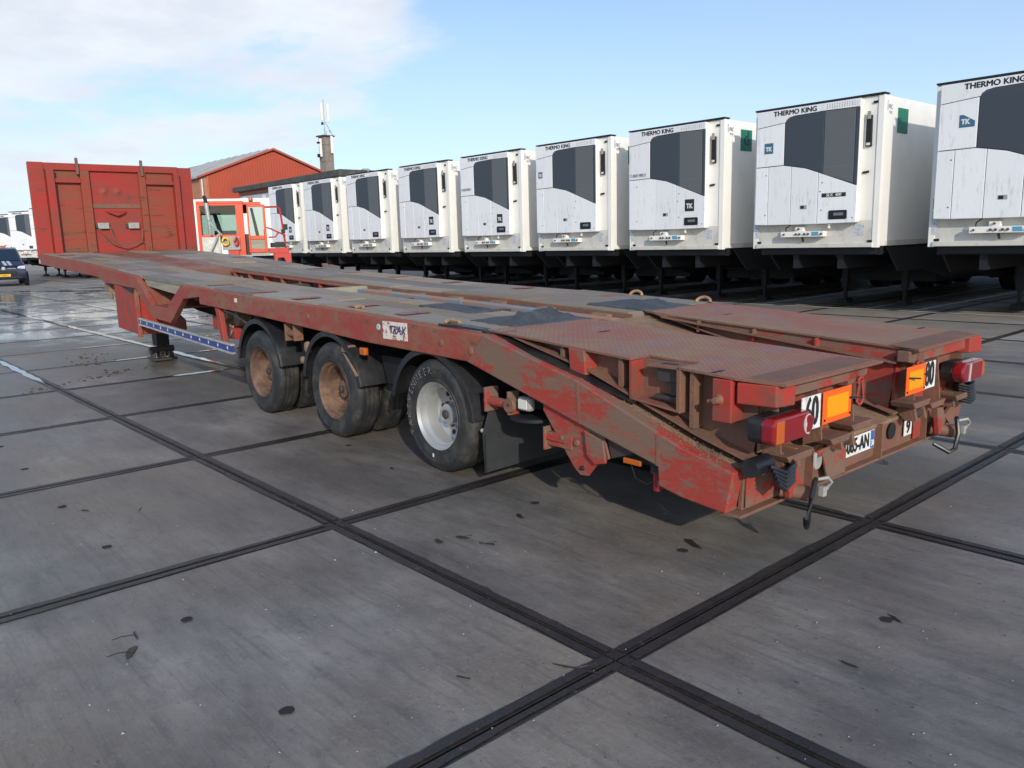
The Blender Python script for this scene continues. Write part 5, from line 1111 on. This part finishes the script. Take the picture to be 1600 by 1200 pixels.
FB = thing('low_depot_building', 'low flat-roofed depot building with dark roof edge and milky glazing behind the trailers', 'building', (42.15, -29.4, 0))
mb = MB(); mb.box(.3, 18.5, -15, -.35, 0, 6.35); mb.build('wall', M['brick'], FB)
mb = MB(); mb.prism([(-.5, 6.55), (19.0, 6.48), (19.0, 6.9), (-.5, 7.05)], -16, .3, 'y'); mb.build('roof_slab', M['fascia'], FB, bevel=.05)
mb = MB(); mb.box(.15, 18.6, -.34, -.15, 6.2, 6.5); mb.build('red_band', M['shed_red'], FB); mb = MB(); mb.box(.0, .4, -.5, -.1, 0, 6.5); mb.build('corner_pillar', M['tred'], FB)
for k in range(9): mb = MB(); mb.box(.45+k*2.0, .45+k*2.0+1.9, -.33, -.25, 3.2, 6.15); mb.build('window', M['glaze'], FB)
mb = MB()
for k in range(10): mb.box(.38+k*2.0, .43+k*2.0, -.34, -.2, 3.2, 6.2)
mb.build('mullion', M['alu'], FB)
for k in (3, 6, 8):
    x = .6+k*2; mb = MB(); mb.add([(x-.9+1, -.24, 4.3), (x+.9+1, -.24, 4.3), (x+.35+1, -.24, 6.0), (x-.35+1, -.24, 6.0)], [(0, 1, 2, 3)]); mb.build('pale_hatch', M['white'], FB)
mb = MB(); mb.lathe([(0, .3), (.25, .28), (.4, .15), (.42, 0)], (-.1, -2.2, 6.9), 'z', 14); mb.box(-.4, .0, -2.4, -2.0, 6.2, 6.6); mb.build('roof_vent', M['alu'], FB)
mb = MB(); mb.box(-.55, -.3, -16, -.5, 6.3, 6.5); mb.build('gutter', M['grey'], FB)
for k in range(6): mb = MB(); mb.box(.22, .30, -15+k*2.4, -15+k*2.4+2.2, 3.2, 6.0); mb.build('window', M['glaze'], FB)

CH = thing('mast_chimney', 'square brown brick chimney carrying mobile phone antennas above the depot roof', 'chimney', (77.0, -47.9, 0), .12)
mb = MB()
for k in range(15):
    z = k*.95; s = .68-.004*k if k < 11 else .60; mb.box(-s, s, -s, s, z, z+.90); mb.box(-s+.04, s-.04, -s+.04, s-.04, z+.90, z+.95)
mb.build('shaft', M['chim'], CH); mb = MB(); mb.box(-.80, .80, -.80, .80, 14.25, 14.40); mb.build('cap', M['fascia'], CH)
mb = MB(); mb.cyl((0, 0, 14.4), (0, 0, 18.6), .05, 8); mb.cyl((0, -.1, 16.0), (0, -1.1, 14.5), .04, 6); mb.cyl((-.3, .3, 14.4), (-.3, .3, 15.2), .05, 6); mb.cyl((.3, -.4, 14.4), (.3, -.4, 15.0), .05, 6); mb.build('mast', M['alu'], CH)
for (x, y, z0, z1, w) in ((-.2, .45, 16.1, 18.1, .16), (-.2, -.42, 16.0, 18.1, .16), (-.85, -.25, 12.3, 14.3, .15), (-.2, .92, 11.9, 14.0, .16), (.1, -.95, 11.9, 13.9, .14), (.3, .8, 14.4, 15.3, .05), (.3, -.9, 14.4, 15.4, .05)):
    mb = MB(); mb.box(x-.08, x+.08, y-w, y+w, z0, z1); mb.build('antenna', M['white'], CH, bevel=.03)
mb = MB(); mb.box(-.3, -.1, 1.1, 1.4, 11.8, 12.2); mb.box(-.3, .0, 1.05, 1.3, 13.4, 13.6); mb.box(-.3, -.1, .35, .55, 15.6, 15.9); mb.build('radio_box', M['chassis'], CH)

# ------------------------------------------------------------------ debris
def gpt(px, py):
    d = rt*((px-800)/1256.4)+upc*((600-py)/1256.4)+fw; t = -CAM.z/d.z; return CAM+d*t
rd = random.Random(21)
leafs = [(205, 1020, .07, 'withered leaf with a long stalk on the near left slab'), (212, 994, .045, 'thin straight twig just above the stalked leaf'), (686, 846, .045, 'crushed grey leaf, left of the trio in front of the silver wheel'), (724, 840, .05, 'black leaf scrap, middle of the trio in front of the silver wheel'), (762, 850, .05, 'black leaf scrap, right of the trio in front of the silver wheel'), (812, 807, .05, 'dark leaf cluster in the shade below the tail'), (612, 732, .03, 'small black stone in front of the second wheel'), (1400, 968, .05, 'narrow dark leaf lying alone on the right-hand slab'), (1325, 1038, .04, 'short bent twig on the right-hand slab'), (725, 1060, .03, 'black crumb left of the joint crossing'), (1082, 850, .09, 'flat patch of wet leaves under the tail'), (905, 1046, .09, 'frayed leaf litter beside the joint crossing'), (220, 795, .04, 'small leaf at the left on the second slab row'), (133, 798, .03, 'small curled leaf near the left edge')]
for px, py, s, lb in leafs:
    p = gpt(px, py); mb = MB(); nn = 9; a0 = rd.uniform(0, 6)
    asp = .18 if 'twig' in lb else .55
    ring_ = [(p.x+s*(.6+.5*rd.random())*math.cos(a0+q*2*PI/nn)*(1), p.y+s*asp*(.5+.6*rd.random())*math.sin(q*2*PI/nn), .002+rd.uniform(0, .004)) for q in range(nn)]
    mb.add(ring_+[(p.x, p.y, .005)]+[(x, y, .0012) for x, y, z in ring_], [(q, (q+1) % nn, nn) for q in range(nn)]+[(q, (q+1) % nn, nn+1+(q+1) % nn, nn+1+q) for q in range(nn)])
    if 'stalk' in lb: mb.tube([(p.x, p.y, .006), (p.x+.02, p.y+.05, .008), (p.x+.025, p.y+.085, .004)], .002, 5)
    if 'scrap' in lb or 'litter' in lb: mb.tube([(p.x, p.y, .006), (p.x-.015, p.y-.03, .012), (p.x-.02, p.y-.045, .006)], .0022, 5)
    nm = 'twig' if 'twig' in lb else 'stone' if ('stone' in lb or 'crumb' in lb) else 'leaf'
    tag(mb.build(nm, M['leaf']), lb, nm)
# grit and mud
mb = MB()
for k in range(330):
    t = rd.random(); px = rd.uniform(-20, 1620); py = 700+500*t**.8; p = gpt(px, py); r = rd.uniform(.0012, .0045)*(1 if rd.random() < .93 else 1.8)
    mb.add([(p.x-r, p.y-r, .0), (p.x+r, p.y-r*.5, .0), (p.x, p.y+r, .0), (p.x, p.y, r*1.1)], [(0, 1, 3), (1, 2, 3), (2, 0, 3)], 0 if rd.random() < .35 else 1)
o = mb.build('grit', [M['pebble'], M['leaf']]); o['kind'] = 'stuff'
mb = MB()
for k in range(90):
    t = rd.random(); c = Vector((-2.0, .3, 0)).lerp(Vector((-.75, -1.55, 0)), t) if rd.random() < .7 else gpt(rd.uniform(115, 160), rd.uniform(553, 572)); x = c.x+rd.gauss(0, .10); y = c.y+rd.gauss(0, .10); r = rd.uniform(.008, .032)
    vs = [(x+r*math.cos(q*1.256+.3*rd.random()), y+r*math.sin(q*1.256), .0) for q in range(5)]+[(x+rd.uniform(-.3, .3)*r, y, r*.55)]
    mb.add(vs, [(q, (q+1) % 5, 5) for q in range(5)])
o = mb.build('mud_crumbs', M['mudpile']); o['kind'] = 'stuff'
